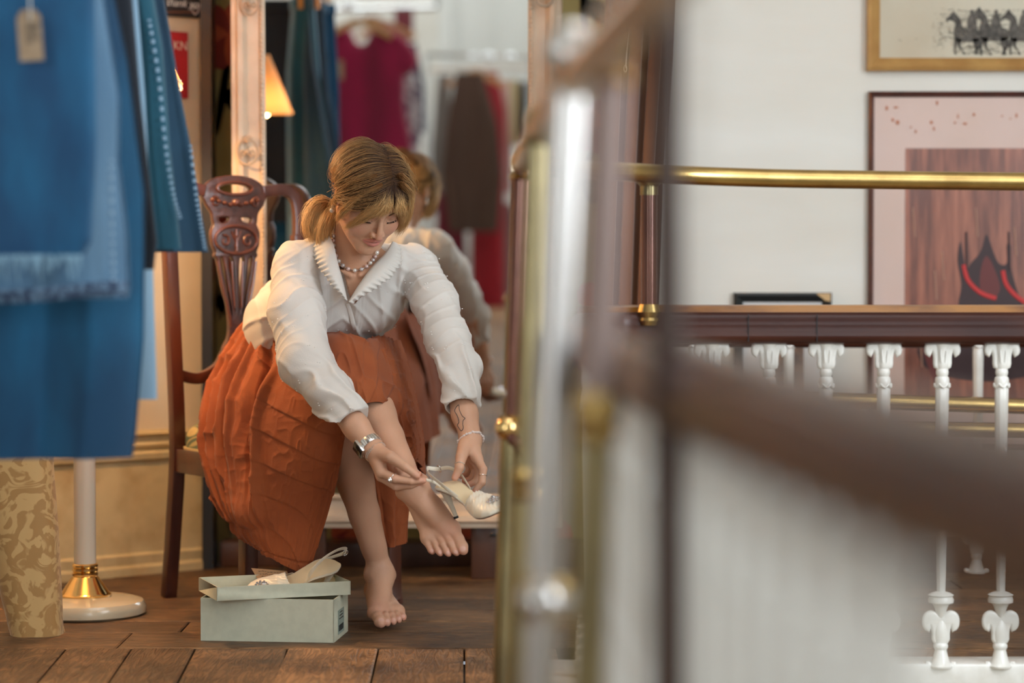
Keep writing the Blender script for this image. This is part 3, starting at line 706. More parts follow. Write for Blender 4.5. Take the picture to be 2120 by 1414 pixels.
# ============================================================ CURTAIN AND PICTURES
def curtain():
    m = mat('rust_velvet', (.20, .065, .015), .75, col2=(.10, .028, .008), scale=7, detail=6, stretch=(2, 2, .25), sheen=.6, mixpos=(.4, .62))
    d = 6.25; G = []; rows = [(-260, 1262, 1415), (-60, 1258, 1392), (120, 1250, 1384), (350, 1243, 1368), (650, 1232, 1358), (900, 1228, 1356), (1190, 1224, 1356)]
    dense = []
    for i in range(len(rows) - 1):
        for k in range(8):
            t = k / 8; dense.append([rows[i][j] + (rows[i + 1][j] - rows[i][j]) * t for j in range(3)])
    dense.append(rows[-1])
    for py, a, b in dense:
        row = []
        for k in range(90):
            t = k / 89; f = .5 - .5 * math.cos(t * 2 * math.pi * 3.2 + .4 * math.sin(py * .004)); q = P(a + (b - a) * t, py, d)
            row.append((q.x + .010 * math.sin(t * 40), d - .05 * f ** .7, q.z))
        for k in range(89, -1, -1):
            t = k / 89; f = .5 - .5 * math.cos(t * 2 * math.pi * 3.2 + .4 * math.sin(py * .004)); q = P(a + (b - a) * t, py, d); row.append((q.x + .010 * math.sin(t * 40), d - .05 * f ** .7 + .006, q.z))
        G.append(row)
    root = empty('curtain', P(1295, 700, d), 'rust brown velvet curtain hanging in deep folds right of the mirror', 'curtain')
    mb = MB().add(*grid_mesh(G, True)); mb.build('velvet', m, root, True, 0, 80)
    mb = MB(); mb.tube(smooth_path([P(1302, 55, 6.15), P(1297, 95, 6.15), P(1294, 140, 6.15)], 6), .0016, 6)
    lp = P(1293, 142, 6.15); mb.tube([lp + V(.004 * math.cos(a), 0, .009 * math.sin(a)) for a in [k * .628 for k in range(10)]], .0012, 5, True); mb.build('pull_cord', mat('cord_white', (.7, .55, .42), .7), root)
curtain()
YW = 6.72
def picture(name, x0, y0, x1, y1, fw, fm, depth, label, mats):
    """frame outer pixel box on the right-hand wall; returns helper"""
    a, b = P(x0, y1, YW - depth), P(x1, y0, YW - depth); root = empty(name, ((a.x + b.x) / 2, YW, (a.z + b.z) / 2), label, 'picture')
    f = fw; mb = MB(); pr = [(0, 0), (0, depth), (-f * .3, depth + .004), (-f * .75, depth * .8), (-f, depth * .55), (-f, 0)]
    cs = [(a.x, a.z), (b.x, a.z), (b.x, b.z), (a.x, b.z)]
    ctr = ((a.x + b.x) / 2, (a.z + b.z) / 2)
    vs = []
    for cx, cz in cs:
        sx = 1 if cx > ctr[0] else -1; sz = 1 if cz > ctr[1] else -1
        for u, h in pr: vs.append((cx + sx * u, YW - h, cz + sz * u))
    n = len(pr); mb.add(vs, [(i * n + k, ((i + 1) % 4) * n + k, ((i + 1) % 4) * n + (k + 1) % n, i * n + (k + 1) % n) for i in range(4) for k in range(n)])
    mb.build('frame', fm, root, False)
    mb = MB(); mb.box((ctr[0], YW - depth * .35, ctr[1]), (b.x - a.x - f, .006, b.z - a.z - f)); mb.build('mount', mats, root, False)
    return root, YW - depth * .35 - .004
r, yy = picture('engraving', 1796, -330, 2420, 146, .036, mat('gilt_wood', (.52, .30, .10), .42, .3, col2=(.42, .22, .07), scale=12), .03, 'engraving of horses and riders in a pale gilt wooden frame', mat('old_paper', (.60, .55, .44), .8, col2=(.52, .45, .34), scale=4))
def horse_group():
    mb = MB(); rg = random.Random(2); y = yy - .0012
    def blob(pts, mi=0, dy=0):
        nonlocal mb
        q = sp2(pts, 4); w3 = [P(a, b, yy) for a, b in q]; mb.add([(p.x, y - dy, p.z) for p in w3], [tuple(range(len(w3)))], mi)
    def horse(x, s, f=1, dy=0, mi=0):
        g = lambda L_: [(x + a * s * f, 100 + b * s) for a, b in L_]
        blob(g([(-20, -22), (-24, -40), (-20, -60), (-32, -68), (-40, -64), (-42, -70), (-32, -80), (-24, -90), (-20, -84), (-8, -70), (0, -48), (22, -46), (38, -40), (40, -24), (30, -16), (0, -16), (-12, -14)]), mi, dy)
        for lx, kx in ((-18, -22), (-10, -2), (26, 30), (34, 26)):
            blob(g([(lx - 4, -22), (lx + 5, -22), (lx + kx * .12 + 3, -4), (kx + 4, 10), (kx + 6, 14), (kx - 1, 14), (kx, 8), (lx + kx * .1 - 3, -4)]), mi, dy)
    def rider(x, s, dy):
        g = lambda L_: [(x + a * s, 60 + b * s) for a, b in L_]
        blob(g([(-10, 0), (-12, -18), (-8, -34), (-4, -38), (-5, -46), (0, -50), (5, -46), (4, -38), (9, -32), (12, -16), (14, 6), (8, 16), (2, 4), (-4, 14)]), 0, dy)
    IK = [M['ink'], mat('ink_mid', (.13, .115, .10), .8, col2=(.05, .045, .04), scale=70), mat('ink_light', (.34, .30, .24), .8)]
    for x, s, f, dy in ((1995, .86, 1, 0), (2050, .95, 1, .0004), (2110, .9, 1, .0008), (2165, .85, -1, .0002)):
        mb = MB(); horse(x, s, f, dy, 1); mb.build('drawn_horse', IK, r, False)
    for x in (2012, 2062, 2120):
        mb = MB(); rider(x, .8, .001); mb.build('drawn_rider', IK, r, False)
    mb = MB()
    for k in range(260):
        x = rg.gauss(2035, 48); yv = rg.uniform(20, 112); l = rg.uniform(4, 14); a = P(x, yv, yy); b = P(x + l, yv + rg.uniform(-4, 4), yy)
        mb.tube([(a.x, y, a.z), (b.x, y, b.z)], .0006, 3, mi=1)
    for k in range(160):
        x = rg.uniform(1930, 2000); yv = rg.gauss(70, 18); l = rg.uniform(3, 8); a = P(x, yv, yy); b = P(x + l * .5, yv + l * rg.uniform(-1, 1), yy)
        mb.tube([(a.x, y, a.z), (b.x, y, b.z)], .0006, 3, mi=2)
    hz = mb.build('hatching', IK, r, False); hz['kind'] = 'stuff'
horse_group()
r, yy = picture('gondola_print', 1796, 189, 2460, 935, .016, mat('walnut_frame', (.05, .012, .008), .35, col2=(.09, .022, .014), scale=20, coat=.4), .022, 'large print of a dark gondola in a thin walnut frame with a pink mount', mat('pink_mount', (.66, .50, .44), .8, col2=(.68, .52, .47), scale=5))
def gondola():
    m = mat('print_wood', (.15, .045, .028), .45, col2=(.38, .13, .075), scale=9, detail=9, stretch=(6, 1, .55), mixpos=(.36, .68), coat=.25)
    a, b = P(1872, 830, yy), P(2390, 307, yy); mb = MB(); mb.box(((a.x + b.x) / 2, yy + .001, (a.z + b.z) / 2), (b.x - a.x, .003, b.z - a.z)); mb.build('printed_image', m, r, False)
    mb = MB(); y0 = yy - .0012
    def blob(pts, mi, dy=0):
        w3 = [P(p, q, yy) for p, q in sp2(pts, 5)]; mb.add([(p.x, y0 - dy, p.z) for p in w3], [tuple(range(len(w3)))], mi)
    blob([(1985, 640), (1990, 590), (1982, 540), (1988, 500), (1996, 540), (2000, 560), (2010, 545), (2030, 520), (2042, 485), (2056, 520), (2068, 545), (2084, 545), (2084, 508), (2092, 508), (2094, 560), (2120, 640), (2150, 700), (2100, 690), (2060, 700), (2020, 690)], 0)
    blob([(1900, 720), (1960, 700), (2030, 690), (2150, 700), (2180, 760), (2050, 790), (1930, 770)], 0)
    blob([(2030, 560), (2042, 530), (2060, 560), (2070, 600), (2050, 620), (2030, 600)], 2, .0004)
    def ln(pts, rr, mi):
        q = [P(p, s, yy) for p, s in sp2(pts, 6, False)]; mb.tube([(p.x, y0 - .0008, p.z) for p in q], rr, 6, mi=mi, flat=(1, .3), up=(0, 1, 0))
    ln([(1995, 548), (2004, 580), (2030, 606), (2062, 618)], .006, 1); ln([(2076, 560), (2084, 590), (2110, 618), (2150, 640)], .006, 1)
    for x in (2000, 2088): ln([(x, 480), (x + 1, 560)], .003, 0)
    for x, q in ((1935, 560), (1950, 520), (2020, 430), (1905, 700), (2100, 470), (1890, 430)): ln([(x, q), (x + 4, q + 60)], .0018, 3)
    blob([(1930, 665), (1960, 650), (1990, 668), (1985, 690), (1935, 690)], 3, .0002); blob([(1910, 720), (1925, 716), (1945, 800), (1938, 806)], 2, .0006)
    mb.build('gondola_silhouette', [mat('print_dark', (.035, .012, .014), .5), mat('print_red', (.55, .03, .03), .5), mat('print_maroon', (.13, .02, .018), .5), mat('print_light', (.42, .22, .15), .5)], r, False)
    mb = MB(); rg = random.Random(8)
    for k in range(16):
        q = P(1830 + rg.random() * 290, 205 + rg.random() * 70, yy); mb.ball((q.x, yy - .001, q.z), (.005 * rg.random() + .002, .0006, .005 * rg.random() + .002), 8)
    mb.build('foxing', mat('foxing', (.50, .20, .12), .9), r)['kind'] = 'stuff'
gondola()
r, yy = picture('black_framed_photo', 1519, 606, 1722, 848, .026, mat('black_frame', (.012, .016, .018), .35, coat=.3), .022, 'small black-framed photograph with a chipped corner behind the wooden handrail', mat('white_mount', (.62, .62, .62), .8))
a, b = P(1610, 818, yy), P(1660, 700, yy); mb = MB(); mb.box(((a.x + b.x) / 2 - .01, yy + .001, (a.z + b.z) / 2), (b.x - a.x + .03, .003, b.z - a.z)); mb.build('photograph', mat('sepia_photo', (.30, .18, .11), .5, col2=(.10, .06, .05), scale=22), r, False)
mb = MB(); q = P(1706, 612, YW - .026); mb.add([(q.x - .022, q.y, q.z + .006), (q.x + .018, q.y, q.z + .006), (q.x + .018, q.y, q.z - .016), (q.x + .004, q.y, q.z - .014)], [(0, 1, 2, 3)]); mb.build('chipped_corner', mat('chip', (.6, .4, .2), .7), r, False)
# ============================================================ BALUSTRADES
def fleur_mesh(mb, cx, zc, s, up=1, th=.012, M4=None, tw=1.0):
    """curled leaf pair plus centre, outline in xz"""
    out = [(0, .020), (.006, .012), (.012, .018), (.020, .022), (.029, .018), (.033, .008), (.032, -.004), (.027, -.010), (.026, -.002), (.022, .002), (.016, -.004), (.013, -.020), (.011, -.036)]
    pts = out + [(-x, y) for x, y in reversed(out[:-1] + [out[-1]])][:-1]
    pts = [(cx + x * s * tw, zc + y * s * up) for x, y in pts]
    shape_mb(mb, [sp2(pts, 3)], th, th * .42, M4)
def make_baluster_mesh():
    mb = MB()
    yz = lambda y: (1390 - y) / 991.0
    I4 = Matrix.Identity(4)
    # foot
    mb.lathe([(.0, 0), (.024, 0), (.025, .004), (.020, .010), (.016, .022), (.0125, .036), (.012, .039), (.0, .039)], n=16)
    for s in (-1, 1): mb.ball((s * .026, 0, .007), (.008, .009, .007), 8)
    mb.lathe([(0, .038), (.013, .038), (.0155, .043), (.0155, .047), (.013, .051), (0, .051)], n=16)
    mb.lathe([(0, .050), (.012, .051), (.0150, .060), (.0155, .075), (.012, .092), (.007, .104), (0, .104)], n=16, sy=.8)
    fleur_mesh(mb, 0, .092, 1.0, 1, .014, I4)
    mb.lathe([(0, .100), (.006, .101), (.009, .110), (.014, .126), (.018, .134), (.026, .136), (.027, .142), (.024, .149), (.027, .152), (.018, .157), (.0085, .160), (0, .160)], n=16)
    # fluted shaft
    prof = [(.0090, .158), (.0100, .20), (.0112, .32), (.0128, .45), (.0142, .560), (.0146, .585), (.0125, .590)]
    n = 24; vs = []
    for r, z in prof:
        for k in range(n):
            a = 2 * math.pi * k / n; rr = r * (1 - .10 * (k % 3 == 0)); vs.append((rr * math.cos(a), rr * math.sin(a), z))
    fs = [(i * n + k, i * n + (k + 1) % n, (i + 1) * n + (k + 1) % n, (i + 1) * n + k) for i in range(len(prof) - 1) for k in range(n)]
    mb.add(vs, fs)
    for k in range(6):                                   # draped swag ring
        a = k * math.pi / 3
        mb.tube([(math.cos(a + t * math.pi / 3) * .0155, math.sin(a + t * math.pi / 3) * .0155, .596 - .007 * math.sin(t * math.pi)) for t in (0, .25, .5, .75, 1)], .0026, 6)
    mb.lathe([(0, .588), (.0142, .589), (.0152, .594), (.0150, .604), (.0138, .609), (.0112, .611), (.0128, .615), (.0135, .620), (.0125, .625), (.0108, .627), (.0130, .631), (.0138, .640), (.0128, .655), (.0150, .672), (.018, .680), (0, .681)], n=20)
    out = [(0, .0), (.010, .001), (.024, .001), (.030, -.006), (.032, -.016), (.029, -.022), (.026, -.014), (.021, -.011), (.0165, -.016), (.0135, -.030), (.0125, -.048), (0, -.050)]
    pts = out + [(-x, y) for x, y in reversed(out[1:-1])]
    shape_mb(mb, [sp2([(x, y + .681) for x, y in pts], 3)], .016, .006, I4)
    mb.tube([(.004, -.010, .676), (.006, -.014, .66), (.004, -.014, .64)], .0015, 6); mb.tube([(-.004, -.010, .676), (-.006, -.014, .66), (-.004, -.014, .64)], .0015, 6)
    return mb
BAL = make_baluster_mesh()
FARY = 5.05
# ---------- balustrade around the stairwell
bal = empty('balustrade', (.13, 4.6, 0), 'balustrade of white iron balusters with mahogany handrail and brass guard rail round the stairwell', 'balustrade')
fo = BAL.build('baluster', M['white_paint'], bal, True, 0, 40)
k = 0
far_px = [1240, 1354, 1473, 1592, 1710, 1829, 1950, 2073, 2196, 2320]
for px in far_px:
    o = fo if k == 0 else fo.copy()
    if k: C.objects.link(o)
    q = P(px, 900, FARY); o.location = V(q.x, FARY, .004); k += 1
    o.matrix_parent_inverse = Matrix.Translation(bal.location).inverted()
near_y = [4.86 - .128 * i for i in range(35)]
def near_x(y):
    return float(np.interp(y, [.2, .6, .97, 1.16, 1.6, 2.2, 3.3, 4.2, 4.7, 5.0], [.255, .240, .222, .210, .188, .160, .133, .132, .150, .165]))
for y in [q for q in near_y if q > 1.22]:
    o = fo.copy(); C.objects.link(o); o.location = (near_x(y), y, .004 + .03 * 0); o.rotation_euler = (0, 0, math.pi / 2); o.matrix_parent_inverse = Matrix.Translation(bal.location).inverted()
prof = [(-.034, -.028), (-.020, -.034), (.020, -.034), (.034, -.028), (.038, -.016), (.034, -.008), (.036, .004), (.034, .022), (.026, .032), (-.026, .032), (-.034, .022), (-.036, .004), (-.034, -.008), (-.038, -.016)]
def zr(y): return float(np.interp(y, [1.5, 2.6, 4.6], [.734, .728, .717]))
pth = [V(near_x(y), y, zr(y)) for y in np.arange(.25, 4.75, .15)]
cor = [V(near_x(4.75), 4.75, .717), V(.158, 4.90, .717), V(.185, 5.0, .717), V(.24, 5.045, .717)] + [V(x, FARY, .717 - .0 * x) for x in (.4, .7, 1.0, 1.4, 1.8, 2.4)]
pth = pth + smooth_path(cor, 6)
mb = MB(); mb.sweep(pth, prof); mb.build('handrail', M['mahogany'], bal, True, 0, 60)
mb = MB(); mb.sweep(smooth_path([V(.15, 4.98, .754)] + [V(x, FARY + .02, .7555) for x in (.25, .4, .7, 1.0, 1.4, 2.4)], 4), [(-.022, -.008), (.022, -.008), (.022, .004), (.014, .0085), (-.014, .0085), (-.022, .004)])
mb.build('worn_capping', M['mahogany_worn'], bal, True, 0, 50)
for px in (1546, 1687):
    mb = MB(); p = P(px, 690, FARY); mb.box((p.x, FARY - .0370, .717), (.0015, .003, .058)); mb.build('joint_line', M['black'], bal, False)
mb = MB(); p = P(1248, 680, 4.95); mb.lathe([(0, -.02), (.022, -.018), (.026, 0), (.022, .018), (0, .02)], (.150, 4.93, .722), 20, Matrix.Rotation(math.pi / 2, 3, 'Y')); mb.build('steel_end_cap', M['steel'], bal, True)
# brass guard rail, near run then far run
bz = 1.028
brp = [V(.125, .3, bz + .01), V(.118, .8, bz), V(.104, 1.4, bz), V(.086, 1.9, bz), V(.062, 2.45, bz), V(.040, 3.2, bz), V(.020, 4.2, bz)]
corner = [V(.020, 4.3, bz)] + [P(a, b, c) for a, b, c in ((1120, 343, 4.5), (1180, 349, 4.68), (1260, 354, 4.86), (1400, 362, 5.0), (1600, 369, 5.06), (1850, 373, 5.1), (2120, 376, 5.12), (2500, 380, 5.14))]
mb = MB(); mb.tube(smooth_path(brp + corner, 6), .0195, 18); mb.build('brass_rail', M['brass'], bal, True)
def post(name, top, bot, r1, r2, m1, m2, split=.5, ball=.02, bm=None, knob=False, n=20):
    d = (bot - top); ax = d.normalized(); R = Matrix((ax.orthogonal().normalized().cross(ax), ax.orthogonal().normalized(), -ax)).transposed()
    L_ = d.length; mid = top + d * split
    root = MB(); root.tube([top - ax * .02, mid], r1, n); o = root.build(name, m1, bal)
    q = MB(); q.tube([mid, bot], r2, n); q.build('lower_tube', m2, o)
    q = MB(); q.lathe([(0, -.022), (r1 * 1.15, -.022), (r1 * 1.35, -.012), (r1 * 1.2, -.006), (r1 * 1.5, .006), (r2 * 1.2, .022), (0, .022)], mid, n, R); q.build('collar', M['brass'], o)
    if ball:
        q = MB(); q.ball(top - ax * (.02 + ball * .6), ball, 18); q.lathe([(0, -.016), (r1 * .9, -.014), (r1 * 1.5, -.008), (r1 * .9, 0), (r1 * 1.3, .010), (0, .012)], top - ax * .012, n, R); q.build('finial', bm or M['brass'], o)
    if knob:
        k = mid + V(-.012, -.030, 0); q = MB(); q.ball(k, (.021, .018, .021), 18); q.tube([mid, k], .009, 10); q.build('knob', M['gold'], o)
        q = MB(); q.tube([k + V(.004, -.01, -.012), k + V(.022, -.012, -.03), k + V(.03, -.01, -.065)], [.010, .012, .003], 12); q.build('knob_arm', M['copper'], o)
    return o
post('guard_post', P(1080, 372, 4.28), P(1046, 1460, 4.28), .0165, .0235, M['copper'], M['brass_old'], .47, .0205, knob=True)
post('guard_post', P(1112, 300, 3.3), P(1072, 1700, 3.3), .0155, .017, M['brass_old'], M['brass_old'], .5, .021, M['brass_old'])
post('guard_post', P(1178, 185, 2.45), P(1110, 1560, 2.45), .0185, .0185, M['steel'], M['steel'], .765, .030, M['steel'])
post('guard_post', P(1262, 175, 2.2), P(1205, 1700, 2.2), .0165, .0165, mat('rosy_tube', (.30, .22, .20), .35, .4), M['brass_old'], .45, .024)
mb = MB(); mb.ball(P(1118, 1245, 2.40), .022, 14); mb.ball(P(1212, 1250, 2.42), .022, 14); mb.tube([P(1118, 1245, 2.40), P(1212, 1250, 2.42)], .010, 12); mb.build('tube_clamp', M['steel'], bal)
o = post('guard_post', P(1343, 392, 5.02), P(1343, 652, 5.02), .0165, .0165, M['copper'], M['copper'], .999, 0)
mb = MB(); p = P(1343, 392, 5.02); mb.lathe([(0, -.012), (.0185, -.012), (.0185, .012), (0, .012)], p, 20); mb.lathe([(0, 0), (.016, 0), (.03, .014), (.034, .03), (0, .03)], p + V(0, 0, .004), 20); mb.build('rail_bracket', M['brass_old'], o)
post('guard_post', P(2340, 400, 5.12), P(2340, 652, 5.12), .0165, .0165, M['copper'], M['copper'], .999, 0)
# dark iron column standing beside the stairwell kerb
pc = P(1380, 700, 2.1); root = empty('iron_column', (pc.x, 2.1, -2.6), 'slim dark brown iron column rising through the stairwell in the near foreground', 'column')
mb = MB(); mb.tube([(pc.x + .02, 2.1, -2.6), (pc.x, 2.1, .9), (pc.x, 2.1, 3.1)], .0140, 20); mb.build('shaft', mat('dark_brown_iron', (.055, .027, .017), .5, col2=(.045, .020, .012), scale=5), root)
mb = MB(); mb.lathe([(0, 0), (.05, 0), (.05, .01), (.03, .02), (.017, .04), (0, .04)], (pc.x + .02, 2.1, -2.61), 20); mb.build('base_plate', M['dark_wood'], root)
# ---------- stair balustrade beyond
sb = empty('stair_balustrade', (1.2, 6.3, 0), 'brass-railed stair balustrade with slimmer white balusters against the picture wall', 'balustrade')
fb = fo.copy(); C.objects.link(fb); fb.parent = sb; k = 0
for px in (1435, 1632, 1828, 2024, 2220, 2416):
    o = fb if k == 0 else fb.copy()
    if k: C.objects.link(o)
    k += 1; q = P(px, 900, 6.32); o.parent = sb; o.location = (q.x, 6.32, .045); o.matrix_parent_inverse = Matrix.Translation(sb.location).inverted()
def lin_tube(name, x0, y0, x1, y1, d, r, m):
    mb = MB(); mb.tube([P(x0, y0, d), P((x0 + x1) / 2, (y0 + y1) / 2, d), P(x1, y1, d)], r, 16); return mb.build(name, m, sb)
lin_tube('brass_rail', 1400, 822, 2500, 852, 6.25, .021, M['brass']); lin_tube('lower_brass_rail', 1400, 885, 2500, 897, 6.22, .020, M['brass']); lin_tube('foot_rail', 1400, 962, 2500, 960, 6.2, .006, M['brass'])
lin_tube('top_rail', 1300, 706, 2500, 706, 6.32, .018, M['mahogany'])
# ============================================================ CHAIR
CL = V(.81, .585, 0).normalized(); CF = V(.585, -.81, 0).normalized(); CB = -CF
CO = V(-.704, 6.235, 0)
def cp(x, f, z):
    """chair space: x along the back (to her left), f forward, z up; the back leans"""
    rake = max(0, z - .42) * .045
    return CO + CL * x + CF * (f - rake) + V(0, 0, z)
def chair():
    root = empty('carved_chair', CO, 'dark mahogany chair with a pierced carved back splat, beneath the seated woman', 'chair')
    W = M['chair_wood']
    for s, nm in ((-1, 0), (1, 1)):
        mb = MB(); pts = [cp(s * .18, -.05, 0), cp(s * .18, -.02, .2), cp(s * .18, 0, .40), cp(s * .185, 0, .7), cp(s * .19, 0, .93)]
        mb.sweep(smooth_path(pts, 6), [(-.017, -.015), (.017, -.015), (.017, .015), (-.017, .015)], up=CF); mb.build('rear_leg', W, root, True, .004)
    for s in (-1, 1):
        mb = MB(); mb.sweep(smooth_path([cp(s * .205, .40, .40), cp(s * .205, .405, .25), cp(s * .205, .405, .06), cp(s * .205, .415, 0)], 5), [(-.018, -.018), (.018, -.018), (.018, .018), (-.018, .018)], up=CF)
        mb.ball(cp(s * .205, .412, .014), (.022, .022, .014), 12); mb.build('front_leg', W, root, True, .004)
    mb = MB()
    q = [cp(-.18, .0, 0), cp(.18, 0, 0), cp(.21, .42, 0), cp(-.21, .42, 0)]; q = [V(p.x, p.y, 0) for p in q]
    for i in range(4):
        a, b = q[i], q[(i + 1) % 4]; d = (b - a).normalized(); n = V(-d.y, d.x, 0); mb.box((a + b) / 2 + V(0, 0, .355), ((b - a).length, .024, .06), Matrix((d, n, V(0, 0, 1))).transposed())
    mb.build('seat_rail', W, root, True, .004)
    # upholstered seat
    pr = mat('damask', (.50, .40, .17), .75)
    nt = pr.node_tree; N, L = nt.nodes, nt.links; b = N['Principled BSDF']; tc = N.new('ShaderNodeTexCoord'); mp = N.new('ShaderNodeMapping'); mp.inputs['Rotation'].default_value = (0, 0, math.radians(6)); L.new(tc.outputs['Object'], mp.inputs[0])
    sx = N.new('ShaderNodeSeparateXYZ'); L.new(mp.outputs[0], sx.inputs[0])
    def mth(op, a, bb=None):
        m_ = N.new('ShaderNodeMath'); m_.operation = op
        for i, v in enumerate((a, bb)):
            if v is None: continue
            if isinstance(v, (int, float)): m_.inputs[i].default_value = v
            else: L.new(v, m_.inputs[i])
        return m_.outputs[0]
    hx = mth('ADD', sx.outputs[0], mth('MULTIPLY', sx.outputs[1], .8))
    u = mth('PINGPONG', mth('MULTIPLY', hx, 1.0), .014); v = mth('PINGPONG', mth('ADD', sx.outputs[2], mth('MULTIPLY', sx.outputs[1], .3)), .02)
    dd = mth('ADD', mth('DIVIDE', u, .014), mth('DIVIDE', v, .02))
    cr = N.new('ShaderNodeValToRGB'); e = cr.color_ramp.elements; e[0].position = 0; e[0].color = (.52, .42, .17, 1); e[1].position = .16; e[1].color = (.10, .14, .085, 1)
    for p_, c_ in ((.40, (.10, .14, .085, 1)), (.46, (.50, .40, .17, 1)), (.55, (.46, .36, .16, 1)), (.60, (.12, .16, .10, 1)), (.82, (.12, .16, .10, 1)), (.86, (.52, .42, .18, 1)), (1, (.54, .44, .2, 1))):
        x = e.new(p_); x.color = c_
    L.new(mth('MULTIPLY', dd, .5), cr.inputs[0]); L.new(cr.outputs[0], b.inputs['Base Color'])
    G = []
    for i in range(17):
        t = i / 16; an = t * math.pi / 2; sc_ = math.cos(an) ** .45 if t < 1 else 0.0; z = .388 + .080 * math.sin(an) ** .8; row = []
        for k in range(48):
            a = 2 * math.pi * k / 48; ca, sa = math.cos(a), math.sin(a); xx = math.copysign(abs(ca) ** .3, ca); ff = math.copysign(abs(sa) ** .3, sa)
            f_ = .21 + ff * .218; hw = .178 + .035 * f_ / .42; bul = 1 + .03 * math.sin(an * 2)
            row.append(V(*(CO + CL * xx * hw * sc_ * bul + CF * (.21 + ff * .218 * sc_ * bul)).xy, z))
        G.append(row)
    vs, fs = grid_mesh(G, True); mb = MB().add(vs, fs); mb.build('seat_cushion', pr, root)
    mb = MB(); ring = [p + V(0, 0, -.004) for p in G[0]]; mb.sweep(ring, [(-.006, -.006), (.006, -.006), (.008, 0), (.006, .006), (-.006, .006)], closed=True); mb.build('seat_piping', mat('braid', (.62, .48, .24), .7), root)
    # pierced splat
    def M4(z0=0):
        up = V(-CF.x * .045, -CF.y * .045, 1).normalized(); nrm = CL.cross(up).normalized()
        return frame(CL, -nrm * -1, up, cp(0, 0, 0) + CF * .045 * .42)
    m4 = M4()
    CSIGN = 1 if (m4.to_3x3() @ V(0, 1, 0)).y < 0 else -1
    mb = MB()
    body = [(0, 1.080), (.05, 1.074), (.082, 1.056), (.092, 1.034), (.082, 1.008), (.066, .986), (.062, .965), (.060, .955), (.068, .935), (.066, .905), (.058, .885), (.060, .875), (.052, .862), (.040, .80), (.026, .745), (.022, .70), (.026, .665), (.040, .640), (.046, .615), (.036, .600)]
    poly = body + [(-x, z) for x, z in reversed(body[1:])]
    holes = [ell(0, 1.048, .050, .014, 24)]
    for s in (-1, 1):
        holes.append(sp2([(s * .016, .976), (s * .050, .974), (s * .044, .957), (s * .020, .962)], 3))
        holes.append(sp2([(s * .050, .868), (s * .036, .868), (s * .025, .80), (s * .014, .735), (s * .017, .70), (s * .025, .75), (s * .038, .81)], 3))
        holes.append(sp2([(s * .026, .868), (s * .008, .868), (s * .004, .80), (s * .004, .73), (s * .010, .735), (s * .018, .80)], 3))
        holes.append(ell(s * .016, .655, .008, .018, 14))
    holes = [h if sum((h[i][0] * h[(i + 1) % len(h)][1] - h[(i + 1) % len(h)][0] * h[i][1]) for i in range(len(h))) > 0 else h[::-1] for h in holes]
    shape_mb(mb, [sp2(poly, 4)] + holes, .018, .0028, m4)
    spl = mb.build('back_splat', M['chair_carved'], root, True, 0, 50)
    mb = MB()
    T = lambda x, z, h=CSIGN * .011: m4 @ V(x, h, z)
    mb.tube([T(.062 * math.cos(a), .915 + .036 * math.sin(a)) for a in [k / 28 * 6.2832 for k in range(28)]], .0045, 8, True)
    mb.tube([T(.052 * math.cos(a), 1.048 + .016 * math.sin(a)) for a in [k / 28 * 6.2832 for k in range(28)]], .0045, 8, True)
    for s in (-1, 1):
        for cx, cz, r0, st in ((.034, .912, .016, 0), (.060, 1.012, .014, 1)):
            mb.tube([T(s * (cx + r0 * (1 - t * .8) * math.cos(t * 6.5 + 1.2)), cz + r0 * (1 - t * .8) * math.sin(t * 6.5 + 1.2)) for t in [k / 20 for k in range(21)]], [.0042 - .002 * k / 20 for k in range(21)], 7)
        mb.tube(smooth_path([T(s * .055, .86), T(s * .045, .80), T(s * .030, .74), T(s * .022, .69)], 5), .0035, 7); mb.tube(smooth_path([T(s * .016, .86), T(s * .013, .80), T(s * .010, .74)], 5), .003, 7)
        for k in range(4): mb.ball(T(s * (.015 + k * .017), 1.006 + .004 * k), (.008, .008, .006), 8)
    mb.tube(smooth_path([T(0, .885), T(0, .905), T(0, .93), T(0, .944)], 4), [.006, .004, .004, .005, .004, .003, .003, .004, .005, .004, .003, .003, .001], 8)
    for s in (-1, 1): mb.tube(smooth_path([T(0, .91), T(s * .008, .925), T(s * .013, .938)], 4), .003, 6)
    mb.ball(T(0, 1.012), (.012, .009, .010), 10)
    mb.build('carving', mat('carving_dark', (.10, .030, .018), .3, coat=.5), spl)
    for s in (-1, 1):
        mb = MB()
        pts = smooth_path([cp(s * .190, 0, .90), cp(s * .194, 0, .97), cp(s * .186, 0, 1.020), cp(s * .160, 0, 1.045), cp(s * .120, 0, 1.046), cp(s * .085, 0, 1.040)], 6)
        mb.sweep(pts, [(-.015, -.011), (.015, -.011), (.015, .011), (-.015, .011)], up=CF if False else CL.cross(V(0, 0, 1)))
        mb.build('crest_arm', W, root, True, .003)
    mb = MB(); mb.sweep(smooth_path([cp(-.185, 0, .575), cp(-.12, 0, .560), cp(-.06, 0, .585), cp(-.03, 0, .625), cp(0, 0, .632), cp(.03, 0, .625), cp(.06, 0, .585), cp(.12, 0, .560), cp(.185, 0, .575)], 5), [(-.011, -.014), (.011, -.014), (.011, .014), (-.011, .014)]); mb.build('lower_back_rail', W, root, True, .003)
chair()
